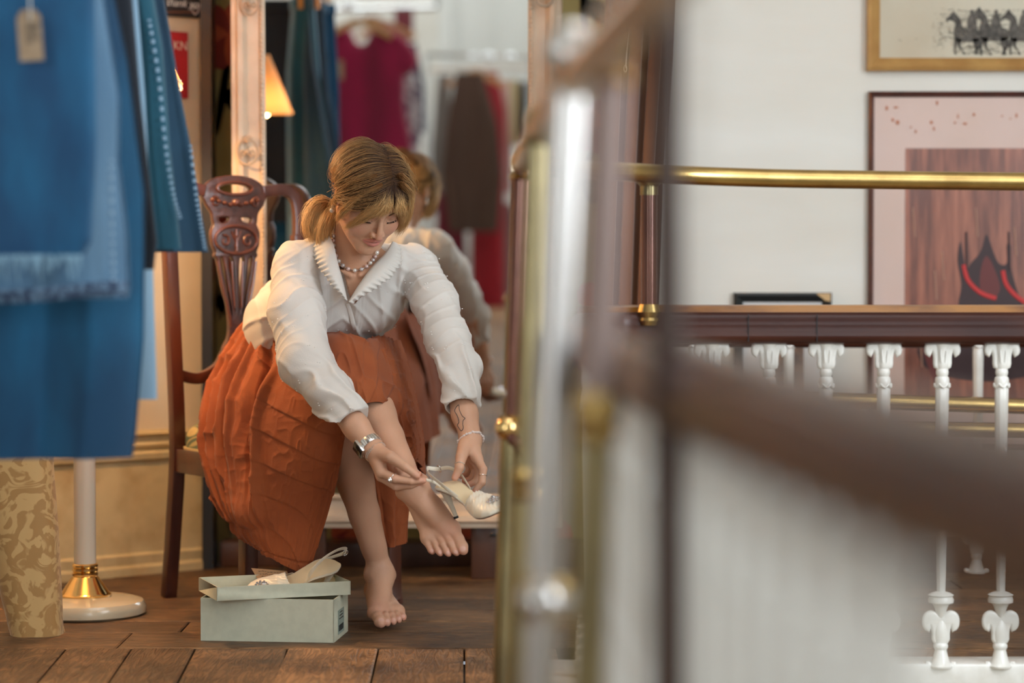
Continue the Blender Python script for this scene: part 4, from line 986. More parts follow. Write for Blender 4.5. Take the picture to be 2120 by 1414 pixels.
# ============================================================ SHOE BOX, LID, SHOES
bx = mat('sage_card', (.50, .50, .38), .7, col2=(.46, .46, .35), scale=60); bxi = mat('card_inside', (.66, .60, .42), .7)
def tray(name, o, ux, uy, L_, W_, H_, th, label, cat, floor_in=True):
    root = empty(name, o + ux * L_ / 2 + uy * W_ / 2, label, cat)
    uz = V(0, 0, 1); mb = MB(); R = Matrix((ux, uy, uz)).transposed()
    mb.box(o + ux * L_ / 2 + uy * th / 2 + uz * H_ / 2, (L_, th, H_), R); mb.box(o + ux * L_ / 2 + uy * (W_ - th / 2) + uz * H_ / 2, (L_, th, H_), R)
    mb.box(o + ux * th / 2 + uy * W_ / 2 + uz * H_ / 2, (th, W_, H_), R); mb.box(o + ux * (L_ - th / 2) + uy * W_ / 2 + uz * H_ / 2, (th, W_, H_), R)
    mb.build('walls', bx, root, True, .0006)
    mb = MB(); mb.box(o + ux * L_ / 2 + uy * W_ / 2 + uz * th / 2, (L_ - .002, W_ - .002, th), R); mb.build('base', bxi, root, False)
    return root
FL = V(-.7025, 5.435, .001); FR = V(-.399, 5.402, .001); ux = (FR - FL).normalized(); uy = V(-ux.y, ux.x, 0)
tb = tray('shoe_box', FL, ux, uy, .305, .178, .097, .0022, 'sage green cardboard shoe box on the floor under its tilted lid', 'box')
mb = MB(); R = Matrix((uy, -ux, V(0, 0, 1))).transposed(); mb.box(FL + ux * .3056 + uy * .085 + V(0, 0, .038), (.075, .0008, .055), R); lb = mb.build('label_sticker', mat('sticker', (.26, .32, .27), .6), tb, False)
mb = MB(); rg = random.Random(1)
for k in range(12): mb.box(FL + ux * .3062 + uy * (.055 + .005 * k) + V(0, 0, .024), (rg.choice([.0012, .0022]), .0006, .014), R)
for k in range(3): mb.box(FL + ux * .3062 + uy * .085 + V(0, 0, .045 + k * .007), (.05 - .01 * k, .0006, .002), R)
mb.build('barcode_print', M['black'], lb, False)
LF = V(-.6585, 5.378, .0985); a = math.radians(20); lux = V(math.cos(a), math.sin(a), 0); luy = V(-math.sin(a), math.cos(a), 0)
tray('box_lid', LF, lux, luy, .31, .186, .031, .0024, 'sage green box lid lying upturned and askew on the shoe box', 'lid')
satin = mat('ivory_satin', (.74, .68, .56), .30, col2=(.68, .60, .46), scale=5, sheen=.5, bump=.0003, bscale=120)
satin_in = mat('insole_cream', (.72, .57, .36), .45); heelm = mat('heel_tan', (.42, .24, .14), .35); solem = mat('outsole', (.20, .09, .06), .4)
crys = mat('crystal', (.75, .75, .78), .08, .85)
def shoe(name, o, f, u, label, strap_pts, tail=None, mirror=1):
    """heeled slingback: o = ground point under the back of the heel seat, f forward, u up"""
    f = f.normalized(); u = (u - f * u.dot(f)).normalized(); s = u.cross(f) * mirror
    root = empty(name, o, label, 'shoe'); W3 = lambda x, y, z: o + f * x + s * y + u * z
    X = [0, .012, .03, .05, .075, .10, .125, .15, .175, .195, .208, .215]
    hw = [.004, .018, .0255, .026, .022, .021, .028, .0355, .036, .028, .016, .004]; zz = [.077, .0765, .0755, .071, .057, .036, .016, .0055, .004, .0055, .008, .010]
    xs = np.linspace(0, .215, 44); hws = np.interp(xs, X, hw); zs = np.interp(xs, X, zz)
    zs = np.convolve(np.pad(zs, 2, 'edge'), np.ones(5) / 5, 'valid')
    def slab_(dz0, dz1, k, m, nm, par, x0=0, x1=.215):
        G = []
        for x, h, z in zip(xs, hws, zs):
            if x < x0 or x > x1: continue
            row = [W3(x, h * k * c, z + dz1 - .0015 * c * c) for c in np.linspace(-1, 1, 13)] + [W3(x, h * k * c, z + dz0) for c in np.linspace(1, -1, 13)]
            G.append(row)
        vs, fs = grid_mesh(G, True); n = 26; fs.append(tuple(range(n))); fs.append(tuple(reversed([(len(G) - 1) * n + i for i in range(n)])))
        return MB().add(vs, fs).build(nm, m, par, True, 0, 45)
    slab_(-.0035, -.001, 1.03, solem, 'outsole', root); slab_(-.001, .0045, 1.06, satin, 'sole_edge', root); slab_(.0045, .0058, .97, satin_in, 'insole', root)
    # heel
    mb = MB(); hp = smooth_path([W3(.024, 0, .072), W3(.021, 0, .052), W3(.024, 0, .028), W3(.027, 0, .004)], 5); rr = list(np.interp(np.linspace(0, 1, len(hp)), [0, .25, .6, 1], [.019, .0105, .0058, .0048])); mb.tube(hp, rr, 16); hl = mb.build('heel', heelm if name == 'satin_sandal_boxed' else satin, root)
    mb = MB(); mb.tube([W3(.027, 0, .005), W3(.027, 0, 0)], .0056, 12); mb.build('heel_tip', M['black'], hl)
    # pleated vamp
    G = []
    for i in range(34):
        t = i / 33; x = .112 + t * .098; h = np.interp(x, X, hw) * 1.10 + .001; z0 = np.interp(x, X, zz); hh = np.interp(t, [0, .25, .7, 1], [.028, .034, .022, .008]); row = []
        for k in range(61):
            a_ = math.pi * k / 60; y = -math.cos(a_); cut = .030 * (math.sin(a_) ** 1.5) * (1 - t) * (1 if t < .6 else 0) * 0
            xx = x + (.016 * math.sin(a_) if t < .02 else .016 * math.sin(a_) * (1 - t))
            pl = .0011 * math.sin((y * 2.2 + t * 5.2) * 9.5) * math.sin(a_)
            row.append(W3(xx, y * h, z0 + (hh + pl) * math.sin(a_) ** .75))
        G.append(row)
    mb = MB().add(*grid_mesh(G)); v = mb.build('pleated_vamp', satin, root, True, 0, 60)
    md = v.modifiers.new('t', 'SOLIDIFY'); md.thickness = .0014
    # crystal brooch
    mb = MB(); rg = random.Random(7); bc = W3(.178, .004, .034 if True else 0); sx_ = f; 
    mb.ball(bc + u * .002, (.006, .005, .005), 8)
    for ring, rad, n_ in ((0, .0085, 8), (1, .0145, 12)):
        for k in range(n_):
            an = 6.2832 * k / n_ + ring * .2; mb.ball(bc + f * rad * math.cos(an) * 1.25 + s * rad * math.sin(an) - u * (.001 + ring * .003), rg.uniform(.0028, .0042), 6)
    mb.build('crystal_brooch', crys, root, False)
    # slingback strap
    pts = smooth_path([W3(*p) for p in strap_pts], 8); mb = MB(); mb.sweep(pts, [(-.0045, -.0009), (.0045, -.0009), (.0045, .0009), (-.0045, .0009)], up=f) if False else mb.tube(pts, .0045, 10, flat=(.25, 1), up=u)
    st = mb.build('slingback_strap', satin, root)
    bp = W3(*strap_pts[len(strap_pts) // 2 + 1]); mb = MB(); mb.tube([bp + f * .006 * math.cos(q) + u * .008 * math.sin(q) + s * .002 for q in [k * .5236 for k in range(12)]], .0012, 6, True); mb.ball(bp + s * .002, (.003, .003, .003), 8); mb.build('buckle', M['silver'], st)
    if tail:
        mb = MB(); mb.tube(smooth_path(tail, 8), .0032, 8, flat=(.35, 1), up=V(0, 0, 1)); mb.build('strap_end', satin, root)
    return root
sf = V(-.90, -.42, 0).normalized(); su = V(.05, -.62, .80)
shoe('satin_sandal', P(690, 1222, 5.60), sf, su, 'ivory satin heeled sandal with crystal brooch lying in the upturned box lid', [(.085, .022, .050), (.082, .030, .095), (.060, .028, .130), (.025, .014, .140), (-.002, -.002, .128), (-.010, -.014, .105), (.008, -.024, .085), (.04, -.026, .072)])
# kraft tag and tissue
kt = empty('shop_tag', P(560, 1192, 5.56), 'brown kraft shop tag with handwriting, tied to the sandal in the lid', 'tag')
a_, b_, c_, d_ = P(520, 1176, 5.62), P(594, 1182, 5.60), P(600, 1198, 5.585), P(534, 1200, 5.585)
mb = MB(); n_ = (b_ - a_).cross(d_ - a_).normalized() * .0006; mb.add([a_, b_, c_, d_, a_ + n_, b_ + n_, c_ + n_, d_ + n_], [(0, 1, 2, 3), (7, 6, 5, 4), (0, 4, 5, 1), (1, 5, 6, 2), (2, 6, 7, 3), (3, 7, 4, 0)]); mb.build('card', mat('kraft_tag', (.45, .26, .13), .8), kt, False)
mb = MB(); rg = random.Random(12); e1 = (b_ - a_); e2 = (d_ - a_)
for r_ in range(3):
    k = .16
    while k < .85:
        l = rg.uniform(.03, .09); q0 = a_ + e1 * k + e2 * (.24 + .24 * r_) - n_ * 1.5; mb.tube([q0, q0 + e1 * l * .5 + e2 * rg.uniform(-.08, .08), q0 + e1 * l], .0005, 4); k += l + .03
mb.build('handwriting', M['ink'], kt)
mb = MB(); mb.tube(smooth_path([P(594, 1190, 5.575), P(606, 1186, 5.56), P(612, 1196, 5.55)], 5), .0008, 5); mb.build('string', M['paper'], kt)
G = []
for i in range(26):
    t = i / 25; row = []
    for k in range(20):
        s_ = k / 19; w_ = .018 + .028 * (1 - t) ** 1.3 * 1.1; ang = (s_ - .5) * 4.2
        base = P(668, 1216, 5.60).lerp(P(683, 1172, 5.60), t); r_ = w_ * (.62 + .12 * math.sin(ang * 3 + t * 4)) + .006 * math.sin(t * 9)
        row.append(base + V(r_ * math.sin(ang * .8), -.7 * r_ * math.cos(ang * .8) , .004 * math.sin(s_ * 14)))
    G.append(row)
o = MB().add(*grid_mesh(G)).build('satin_cloth', mat('cream_satin', (.80, .66, .38), .3, sheen=.4), None, True, 0, 80); md = o.modifiers.new('t', 'SOLIDIFY'); md.thickness = .0015
tag(o, 'crumpled cream satin cloth behind the heel of the boxed sandal', 'cloth')
# held sandal
hf = V(.60, -.80, .15); hu = V(-.28, -.10, .95)
hf.normalize(); hu = (hu - hf * hu.dot(hf)).normalized(); hs = hu.cross(hf)
HO = P(945, 1073, 5.30) - hf * .027
HSH = dict(o=HO, f=hf, s=hs, u=hu)
shoe('satin_sandal', HO, hf, hu, 'ivory satin heeled sandal held by the woman over her bare foot', [(.085, -.020, .052), (.06, -.030, .085), (.02, -.026, .112), (-.006, -.008, .122), (-.008, .004, .118), (-.002, .016, .112), (.022, .028, .108), (.05, .032, .090), (.082, .022, .056)], tail=[P(882, 993, 5.27), P(900, 999, 5.275), P(918, 1010, 5.285), P(932, 1024, 5.295)])
# ============================================================ IMPLICIT-SURFACE TOOLS
def vn(p):
    i = np.floor(p).astype(np.int64); f = p - i; f = f * f * (3 - 2 * f); r = 0
    for dx in (0, 1):
        for dy in (0, 1):
            for dz in (0, 1):
                h = ((i[:, 0] + dx) * 73856093) ^ ((i[:, 1] + dy) * 19349663) ^ ((i[:, 2] + dz) * 83492791)
                h = (h ^ (h >> 13)) * 1274126177 & 0x7fffffff
                h = ((h ^ (h >> 16)) & 0xffff) / 65535.0
                w_ = (f[:, 0] if dx else 1 - f[:, 0]) * (f[:, 1] if dy else 1 - f[:, 1]) * (f[:, 2] if dz else 1 - f[:, 2])
                r = r + h * w_
    return r
def A_(v): return np.array([v[0], v[1], v[2]], float)
def cone(p, a, b, ra, rb):
    a, b = A_(a), A_(b); ab = b - a; t = np.clip(((p - a) @ ab) / max(ab @ ab, 1e-12), 0, 1)
    return np.linalg.norm(p - a - t[:, None] * ab, axis=1) - (ra + (rb - ra) * t)
def chain(p, pts, rs, k=.0):
    d = None
    for i in range(len(pts) - 1):
        c = cone(p, pts[i], pts[i + 1], rs[i], rs[i + 1]); d = c if d is None else (smin(d, c, k) if k else np.minimum(d, c))
    return d
def smin(a, b, k):
    h = np.clip(.5 + .5 * (b - a) / k, 0, 1); return b + (a - b) * h - k * h * (1 - h)
def smax(a, b, k): return -smin(-a, -b, k)
def ellips(p, c, r, R=None):
    q = p - A_(c)
    if R is not None: q = q @ R
    r = np.array(r, float); k0 = np.linalg.norm(q / r, axis=1); k1 = np.linalg.norm(q / (r * r), axis=1)
    return k0 * (k0 - 1) / np.maximum(k1, 1e-9)
def sdf_mesh(fn, lo, hi, h, margin=.012, keep=None):
    """naive surface nets with block culling -> verts (N,3), quads (M,4)"""
    lo = np.array(lo, float); hi = np.array(hi, float); B = 12
    nb = np.maximum(1, np.ceil((hi - lo) / (h * B)).astype(int)); n = nb * B + 1
    vals = np.full(n, 1.0, np.float32)
    gi = np.stack(np.meshgrid(*[np.arange(k) for k in nb], indexing='ij'), -1).reshape(-1, 3)
    ctr = lo + (gi + .5) * B * h; dc = fn(ctr); rad = B * h * .87 + margin
    act = np.abs(dc) < rad
    off = np.stack(np.meshgrid(*[np.arange(B + 1)] * 3, indexing='ij'), -1).reshape(-1, 3)
    for g, d in zip(gi[~act], dc[~act]):
        if d < 0: vals[g[0] * B:g[0] * B + B + 1, g[1] * B:g[1] * B + B + 1, g[2] * B:g[2] * B + B + 1] = -1
    ga = gi[act]
    for s in range(0, len(ga), 60):
        bb = ga[s:s + 60]; idx = (bb[:, None, :] * B + off[None]); pts = lo + idx.reshape(-1, 3) * h
        v = fn(pts).astype(np.float32); idx = idx.reshape(-1, 3); vals[idx[:, 0], idx[:, 1], idx[:, 2]] = v
    ins = vals < 0
    c = np.zeros(tuple(n - 1), np.uint8)
    for dx in (0, 1):
        for dy in (0, 1):
            for dz in (0, 1): c += ins[dx:n[0] - 1 + dx, dy:n[1] - 1 + dy, dz:n[2] - 1 + dz]
    cells = np.argwhere((c > 0) & (c < 8)); M_ = len(cells)
    vid = np.full(tuple(n - 1), -1, np.int32); vid[cells[:, 0], cells[:, 1], cells[:, 2]] = np.arange(M_)
    acc = np.zeros((M_, 3)); cnt = np.zeros(M_)
    cor = [(x, y, z) for x in (0, 1) for y in (0, 1) for z in (0, 1)]
    V8 = {q: vals[cells[:, 0] + q[0], cells[:, 1] + q[1], cells[:, 2] + q[2]].astype(float) for q in cor}
    for ax in range(3):
        for q in cor:
            if q[ax]: continue
            r = list(q); r[ax] = 1; r = tuple(r); a, b = V8[q], V8[r]; m = (a < 0) != (b < 0)
            t = np.where(m, a / np.where(m, a - b, 1), 0); p = np.tile(np.array(q, float), (M_, 1)); p[:, ax] += t
            acc += p * m[:, None]; cnt += m
    verts = lo + (cells + acc / np.maximum(cnt, 1)[:, None]) * h
    quads = []
    for ax in range(3):
        o1, o2 = [(1, 2), (2, 0), (0, 1)][ax]
        sl0 = [slice(None)] * 3; sl1 = [slice(None)] * 3; sl0[ax] = slice(0, n[ax] - 1); sl1[ax] = slice(1, n[ax])
        e = np.argwhere(ins[tuple(sl0)] != ins[tuple(sl1)])
        e = e[(e[:, o1] > 0) & (e[:, o2] > 0) & (e[:, o1] < n[o1] - 1) & (e[:, o2] < n[o2] - 1)]
        if not len(e): continue
        def vi(a, b):
            q = e.copy(); q[:, o1] -= a; q[:, o2] -= b; return vid[q[:, 0], q[:, 1], q[:, 2]]
        Q = np.stack([vi(1, 1), vi(0, 1), vi(0, 0), vi(1, 0)], 1)
        inside0 = ins[e[:, 0], e[:, 1], e[:, 2]]
        Q[~inside0] = Q[~inside0][:, ::-1]; quads.append(Q)
    Q = np.concatenate(quads); Q = Q[(Q >= 0).all(1)]
    if keep is not None: Q = Q[keep(verts[Q].mean(1))]
    used = np.unique(Q); mp = np.full(M_, -1, np.int64); mp[used] = np.arange(len(used))
    return verts[used], mp[Q]
def relax(v, q, it=1, lam=.5):
    n = len(v)
    e = np.concatenate([q[:, [0, 1]], q[:, [1, 2]], q[:, [2, 3]], q[:, [3, 0]]]); e = np.unique(np.sort(e, 1), axis=0)
    deg = np.bincount(e.ravel(), minlength=n).astype(float)
    bcount = None
    for _ in range(it):
        s = np.zeros_like(v)
        for k in range(3): s[:, k] = np.bincount(e[:, 0], v[e[:, 1], k], n) + np.bincount(e[:, 1], v[e[:, 0], k], n)
        v = v + lam * (s / np.maximum(deg, 1)[:, None] - v)
    return v
def np_mesh(name, v, q, m, parent=None, col=None):
    me = bpy.data.meshes.new(name); me.vertices.add(len(v)); me.vertices.foreach_set('co', np.asarray(v, np.float32).ravel())
    k = q.shape[1]; me.loops.add(q.size); me.loops.foreach_set('vertex_index', q.astype(np.int32).ravel())
    me.polygons.add(len(q)); me.polygons.foreach_set('loop_start', np.arange(0, q.size, k, dtype=np.int32)); me.polygons.foreach_set('loop_total', np.full(len(q), k, np.int32))
    me.update(calc_edges=True); me.validate()
    if col is not None: vert_colour(me, col)
    return finish(name, me, m, parent, True)
# ============================================================ THE SEATED WOMAN
person = empty('person', (-.54, 5.97, .47), 'seated woman in white blouse and long rust skirt bending down to hold a sandal', 'person')
# head frame: yaw to her left, pitched well down
_y, _p = math.radians(25), math.radians(45)
HX = V(math.cos(_y), math.sin(_y), 0); HF = V(math.sin(_y) * math.cos(_p), -math.cos(_y) * math.cos(_p), -math.sin(_p)); HU = V(math.sin(_y) * math.sin(_p), -math.cos(_y) * math.sin(_p), math.cos(_p))
HC = P(769, 405, 5.514)
HR = np.array([[HX.x, HF.x, HU.x], [HX.y, HF.y, HU.y], [HX.z, HF.z, HU.z]])
def H(x, f, u): return HC + HX * x + HF * f + HU * u
def head_local(p): return (p - A_(HC)) @ HR
def head_sdf(p):
    q = head_local(p); ax = np.abs(q[:, 0]); m = q.copy(); m[:, 0] = ax
    d = ellips(q, (0, -.012, .032), (.071, .090, .069))
    d = smin(d, ellips(q, (0, .020, -.036), (.058, .064, .078)), .022)
    d = smin(d, cone(m, (.050, -.004, -.048), (.014, .058, -.094), .020, .019), .026)
    d = smin(d, ellips(m, (.037, .049, -.038), (.023, .021, .023)), .022)
    d = smin(d, ellips(q, (0, .068, -.102), (.019, .015, .015)), .018)
    d = smin(d, cone(m, (.006, .074, .022), (.036, .066, .020), .009, .007), .014)
    d = smax(d, -ellips(m, (.030, .086, -.002), (.0155, .015, .0105)), .010)
    d = smin(d, ellips(m, (.030, .0605, -.002), (.0145, .0140, .0125)), .0035)
    # lid fold above, lash line below
    d = smax(d, -cone(m, (.018, .077, .006), (.041, .071, .006), .0016, .0014), .003)
    d = smax(d, -cone(m, (.019, .0765, -.0085), (.042, .0705, -.0075), .0011, .0011), .002)
    d = smin(d, chain(q, [(0, .076, .016), (0, .084, -.002), (0, .098, -.026), (0, .1005, -.036)], [.0072, .0056, .0072, .0080]), .009)
    d = smin(d, ellips(m, (.0105, .0895, -.0375), (.0072, .0085, .0068)), .005)
    d = smax(d, -ellips(m, (.0062, .0945, -.0455), (.0030, .0048, .0036)), .003)
    d = smin(d, chain(m, [(0, .0858, -.0605), (.005, .0862, -.0590), (.014, .0815, -.0625), (.0235, .0745, -.0670)], [.0044, .0046, .0038, .0018]), .0035)
    d = smin(d, chain(m, [(0, .0845, -.0725), (.010, .0825, -.0715), (.0205, .0760, -.0680)], [.0060, .0052, .002]), .0035)
    d = smax(d, -chain(m, [(0, .0925, -.0668), (.012, .0885, -.0662), (.0235, .0785, -.0668)], [.0014, .0013, .0009]), .0022)
    d = smax(d, -cone(q, (0, .0935, -.049), (0, .0925, -.055), .0016, .002), .004)
    # ears
    e = ellips(m, (.0745, -.010, -.008), (.0065, .0175, .030)); e = smax(e, -ellips(m, (.0815, -.008, -.006), (.0055, .0095, .018)), .004)
    d = smin(d, e, .006)
    return d
NB = V(-.372, 5.655, .862)                              # base of the neck
SR, SL = P(607, 548, 5.62), P(868, 553, 5.72)
SM = (SR + SL) / 2; SD = (SL - SR).normalized()
PV = V(-.537, 5.97, .525); LP = V(.785, .62, 0)
WC = V(-.50, 5.89, .69); CC = V(-.405, 5.735, .79)
EL_R, WR_R = P(632, 748, 5.455), P(774, 931, 5.315)
EL_L, WR_L = P(925, 700, 5.53), P(975, 912, 5.36)
# feet frames
Rf, Ru = V(.47, -.60, -.65).normalized(), V(-.25, -.80, .54); Ru = (Ru - Rf * Ru.dot(Rf)).normalized(); Rs = -(Rf.cross(Ru))
RO = P(960, 1143, 5.27) - Rf * .228 - Rs * .02 - Ru * .013
Lf, Lu = V(.20, -.955, -.19).normalized(), V(.04, -.19, .98); Lu = (Lu - Lf * Lu.dot(Lf)).normalized(); Ls = Lf.cross(Lu) * 1.0
if Ls.x > 0: Ls = -Ls
LO = V(P(791, 1300, 5.575).x, 5.575, .0145) - Lf * .228 - Ls * .02 - Lu * .010
def floc(p, O, f, s, u): return np.stack([(p - A_(O)) @ A_(f), (p - A_(O)) @ A_(s), (p - A_(O)) @ A_(u)], 1)
TOES = [([(.166, .026, .022), (.196, .0255, .019), (.2150, .0230, .0145), (.2240, .0215, .0135)], [.0150, .0125, .0132, .0105]),
        ([(.168, .009, .021), (.196, .0065, .023), (.213, .006, .0145), (.219, .006, .0115)], [.0105, .0080, .0084, .0072]),
        ([(.163, -.006, .019), (.188, -.0085, .021), (.2035, -.010, .0135), (.2095, -.010, .0105)], [.0100, .0075, .0078, .0068]),
        ([(.156, -.020, .017), (.178, -.0230, .018), (.1915, -.0245, .0125), (.197, -.0245, .010)], [.0098, .0072, .0074, .0065]),
        ([(.146, -.033, .015), (.165, -.0365, .0155), (.177, -.0375, .0115), (.182, -.0372, .0095)], [.0095, .0072, .0074, .0062])]
def foot_sdf(p, O, f, s, u):
    q = floc(p, O, f, s, u)
    d = ellips(q, (.030, 0, .031), (.030, .027, .030))
    d = smin(d, cone(q, (.058, .0, .074), (.030, 0, .036), .031, .026), .02)
    d = smin(d, chain(q, [(.060, .002, .072), (.098, .006, .052), (.135, .010, .034), (.165, .014, .022)], [.031, .028, .0235, .0165]), .02)
    d = smin(d, cone(q, (.035, -.008, .022), (.150, -.028, .017), .020, .0145), .016)
    d = smin(d, chain(q, [(.040, .008, .030), (.10, .020, .034), (.165, .026, .021)], [.022, .019, .0165]), .018)
    d = smin(d, cone(q, (.166, .026, .020), (.148, -.032, .016), .0165, .0125), .012)
    d = smin(d, ellips(q, (.056, .031, .080), (.011, .008, .012)), .010); d = smin(d, ellips(q, (.048, -.031, .072), (.010, .008, .011)), .010)
    d = smin(d, cone(q, (.008, 0, .045), (.022, 0, .12), .010, .012), .02)
    for k, y in enumerate((.022, .009, -.004, -.016)):
        d = smin(d, cone(q, (.10, y * .6, .053 - .004 * k), (.160 - .006 * k, y, .029 - .002 * k), .0042, .0040), .009)
    t = None
    for pts, rs in TOES:
        c = chain(q, pts, rs, .004); t = c if t is None else smin(t, c, .0012)
    return smin(d, t, .007)
RA = RO + Rf * .055 + Ru * .085; LA = LO + Lf * .050 + Lu * .088
KR, KL = P(728, 752, 5.575), P(700, 872, 5.64)
HIPR, HIPL = PV - LP * .085 + V(.02, -.03, -.01), PV + LP * .085 + V(.02, -.03, -.02)
def legs_sdf(p, side):
    K, A, HI, O, f, s, u = (KR, RA, HIPR, RO, Rf, Rs, Ru) if side == 'r' else (KL, LA, HIPL, LO, Lf, Ls, Lu)
    calf = K.lerp(A, .30) + (A - K).normalized().cross(V(1, 0, 0)).normalized() * -.0
    back = V(0, 1, 0) - (A - K).normalized() * (A - K).normalized().y; back.normalize()
    d = chain(p, [HI, HI.lerp(K, .5), K], [.078, .066, .052], .03)
    d = smin(d, chain(p, [K, K.lerp(A, .12), K.lerp(A, .33), K.lerp(A, .62), K.lerp(A, .86), A], [.050, .047, .044, .035, .028, .0285], .01), .02)
    d = smin(d, cone(p, K.lerp(A, .16) + back * .018, K.lerp(A, .42) + back * .016, .038, .034), .03)
    d = smin(d, ellips(p, K - back * .022 + (K - A).normalized() * .004, (.026, .026, .030)), .03)
    d = smin(d, cone(p, K.lerp(A, .1) - back * .016, K.lerp(A, .8) - back * .008, .026, .018), .03)
    return smin(d, foot_sdf(p, O, f, s, u), .016)
# hands as joint chains (frame pixels and depth)
def PP(L_): return [P(*q) for q in L_]
HAND_R = dict(wr=WR_R, palm=[PP([(776, 934, 5.315), (790, 978, 5.288)]), PP([(776, 936, 5.33), (789, 986, 5.312)]), PP([(774, 936, 5.34), (789, 984, 5.335)]), PP([(774, 932, 5.345), (791, 974, 5.355)])],
    pr=[(.0205, .0120), (.0200, .0118), (.019, .0115), (.018, .0105)],
    fingers=[(PP([(790, 978, 5.288), (818, 991, 5.266), (851, 996, 5.262), (877, 995, 5.268)]), [.0108, .0092, .0080, .0066]),
             (PP([(789, 986, 5.312), (820, 1007, 5.288), (851, 1004, 5.282), (874, 996, 5.284)]), [.0110, .0092, .0082, .0068]),
             (PP([(789, 984, 5.335), (824, 1000, 5.318), (851, 990, 5.312), (868, 982, 5.308)]), [.0105, .0086, .0076, .0066]),
             (PP([(791, 974, 5.355), (822, 986, 5.346), (845, 979, 5.340), (859, 974, 5.334)]), [.0095, .0078, .0068, .0060])],
    thumb=(PP([(784, 936, 5.300), (808, 946, 5.272), (838, 966, 5.258), (863, 985, 5.257)]), [.0175, .0128, .0102, .0078]))
HAND_L = dict(wr=WR_L, palm=[PP([(974, 914, 5.355), (988, 950, 5.325)]), PP([(974, 914, 5.365), (982, 952, 5.345)]), PP([(972, 914, 5.37), (974, 952, 5.365)]), PP([(970, 914, 5.375), (966, 950, 5.382)])],
    pr=[(.0215, .0120), (.0205, .0118), (.019, .0115), (.018, .0105)],
    fingers=[(PP([(988, 950, 5.325), (1000, 972, 5.305), (998, 998, 5.298), (982, 1019, 5.300)]), [.0110, .0092, .0080, .0064]),
             (PP([(982, 952, 5.345), (994, 976, 5.338), (986, 996, 5.338), (970, 1004, 5.335)]), [.0110, .0090, .0080, .0066]),
             (PP([(974, 952, 5.365), (984, 975, 5.362), (976, 992, 5.358), (962, 996, 5.350)]), [.0105, .0086, .0076, .0064]),
             (PP([(966, 950, 5.382), (972, 970, 5.382), (965, 984, 5.376), (954, 986, 5.366)]), [.0095, .0078, .0068, .0058])],
    thumb=(PP([(964, 922, 5.335), (955, 946, 5.300), (951, 968, 5.283), (942, 989, 5.281)]), [.0175, .0122, .0098, .0076]))
def hand_sdf(p, h):
    d = None
    for (a, b), (ra, rb) in zip(h['palm'], h['pr']):
        c = cone(p, a, b, ra, rb); d = c if d is None else smin(d, c, .008)
    d = smin(d, cone(p, h['thumb'][0][0], h['fingers'][0][0][0], .013, .009), .010)
    t = None
    for pts, rs in h['fingers']:
        c = chain(p, pts, rs, .003)
        t = c if t is None else smin(t, c, .0009)
    d = smin(d, t, .0045)
    return smin(d, chain(p, h['thumb'][0], h['thumb'][1], .004), .006)
def arm_sdf(p, side):
    S, E, Wr, h = (SR, EL_R, WR_R, HAND_R) if side == 'r' else (SL, EL_L, WR_L, HAND_L)
    d = chain(p, [S, S.lerp(E, .5), E, E.lerp(Wr, .3), E.lerp(Wr, .75), Wr], [.046, .041, .034, .036, .0265, .0245], .02)
    return smin(d, hand_sdf(p, h), .010)
def torso_sdf(p):
    d = cone(p, PV - LP * .06, PV + LP * .05, .095, .095)
    d = smin(d, cone(p, WC - LP * .045, WC + LP * .045, .092, .092), .06)
    d = smin(d, cone(p, CC - SD * .055, CC + SD * .055, .095, .095), .05)
    d = smin(d, cone(p, SR, SL, .047, .047), .03)
    d = smin(d, cone(p, H(0, -.035, -.045), NB, .052, .056), .02)
    d = smin(d, cone(p, NB + V(0, 0, -.01), NB - SD * .0 + V(.01, -.03, -.05), .058, .062), .03)
    # collar bones and throat hollow
    pit = P(735, 566, 5.55)
    d = smin(d, cone(p, pit + V(.012, .010, -.004), SL.lerp(pit, .35) + V(0, -.02, .025), .0045, .005), .014)
    d = smin(d, cone(p, pit + V(-.012, .010, -.004), SR.lerp(pit, .35) + V(0, -.02, .025), .0045, .005), .014)
    return d
def body_sdf(p, parts=('head', 'torso', 'ar', 'al', 'lr', 'll')):
    d = None
    for n_ in parts:
        if n_ == 'head': c = head_sdf(p)
        elif n_ == 'torso': c = torso_sdf(p)
        elif n_ in ('ar', 'al'): c = arm_sdf(p, n_[1])
        else: c = legs_sdf(p, n_[1])
        d = c if d is None else smin(d, c, .012 if n_ != 'ar' else .02)
    return d
def box_of(pts, pad): 
    a = np.array([A_(p) for p in pts]); return a.min(0) - pad, a.max(0) + pad
REG = []
hb = box_of([HC, P(735, 600, 5.56)], .135); hb = (hb[0], hb[1]); hb[0][2] = .755
REG.append(('head', hb, .0017, ('head', 'torso', 'ar', 'al')))
def handbox(h, E, Wr):
    pts = [q for f in h['fingers'] for q in f[0]] + h['thumb'][0] + [Wr, Wr.lerp(E, .42)]; return box_of(pts, .03)
REG.append(('hr', handbox(HAND_R, EL_R, WR_R), .0013, ('ar',))); REG.append(('hl', handbox(HAND_L, EL_L, WR_L), .0013, ('al',)))
rb = box_of([RO, RO + Rf * .24, RA, KR.lerp(RA, .25)], .12); lb_ = box_of([LO, LO + Lf * .24, LA, KL.lerp(LA, .2)], .12)
lo_ = np.minimum(rb[0], lb_[0]); hi_ = np.maximum(rb[1], lb_[1]); hi_[2] = .70; lo_[2] = -.01
REG.append(('legs', (lo_, hi_), .0021, ('lr', 'll')))
def inside(c, b): return ((c >= b[0]) & (c < b[1])).all(1)
VS, QS = [], []; off = 0
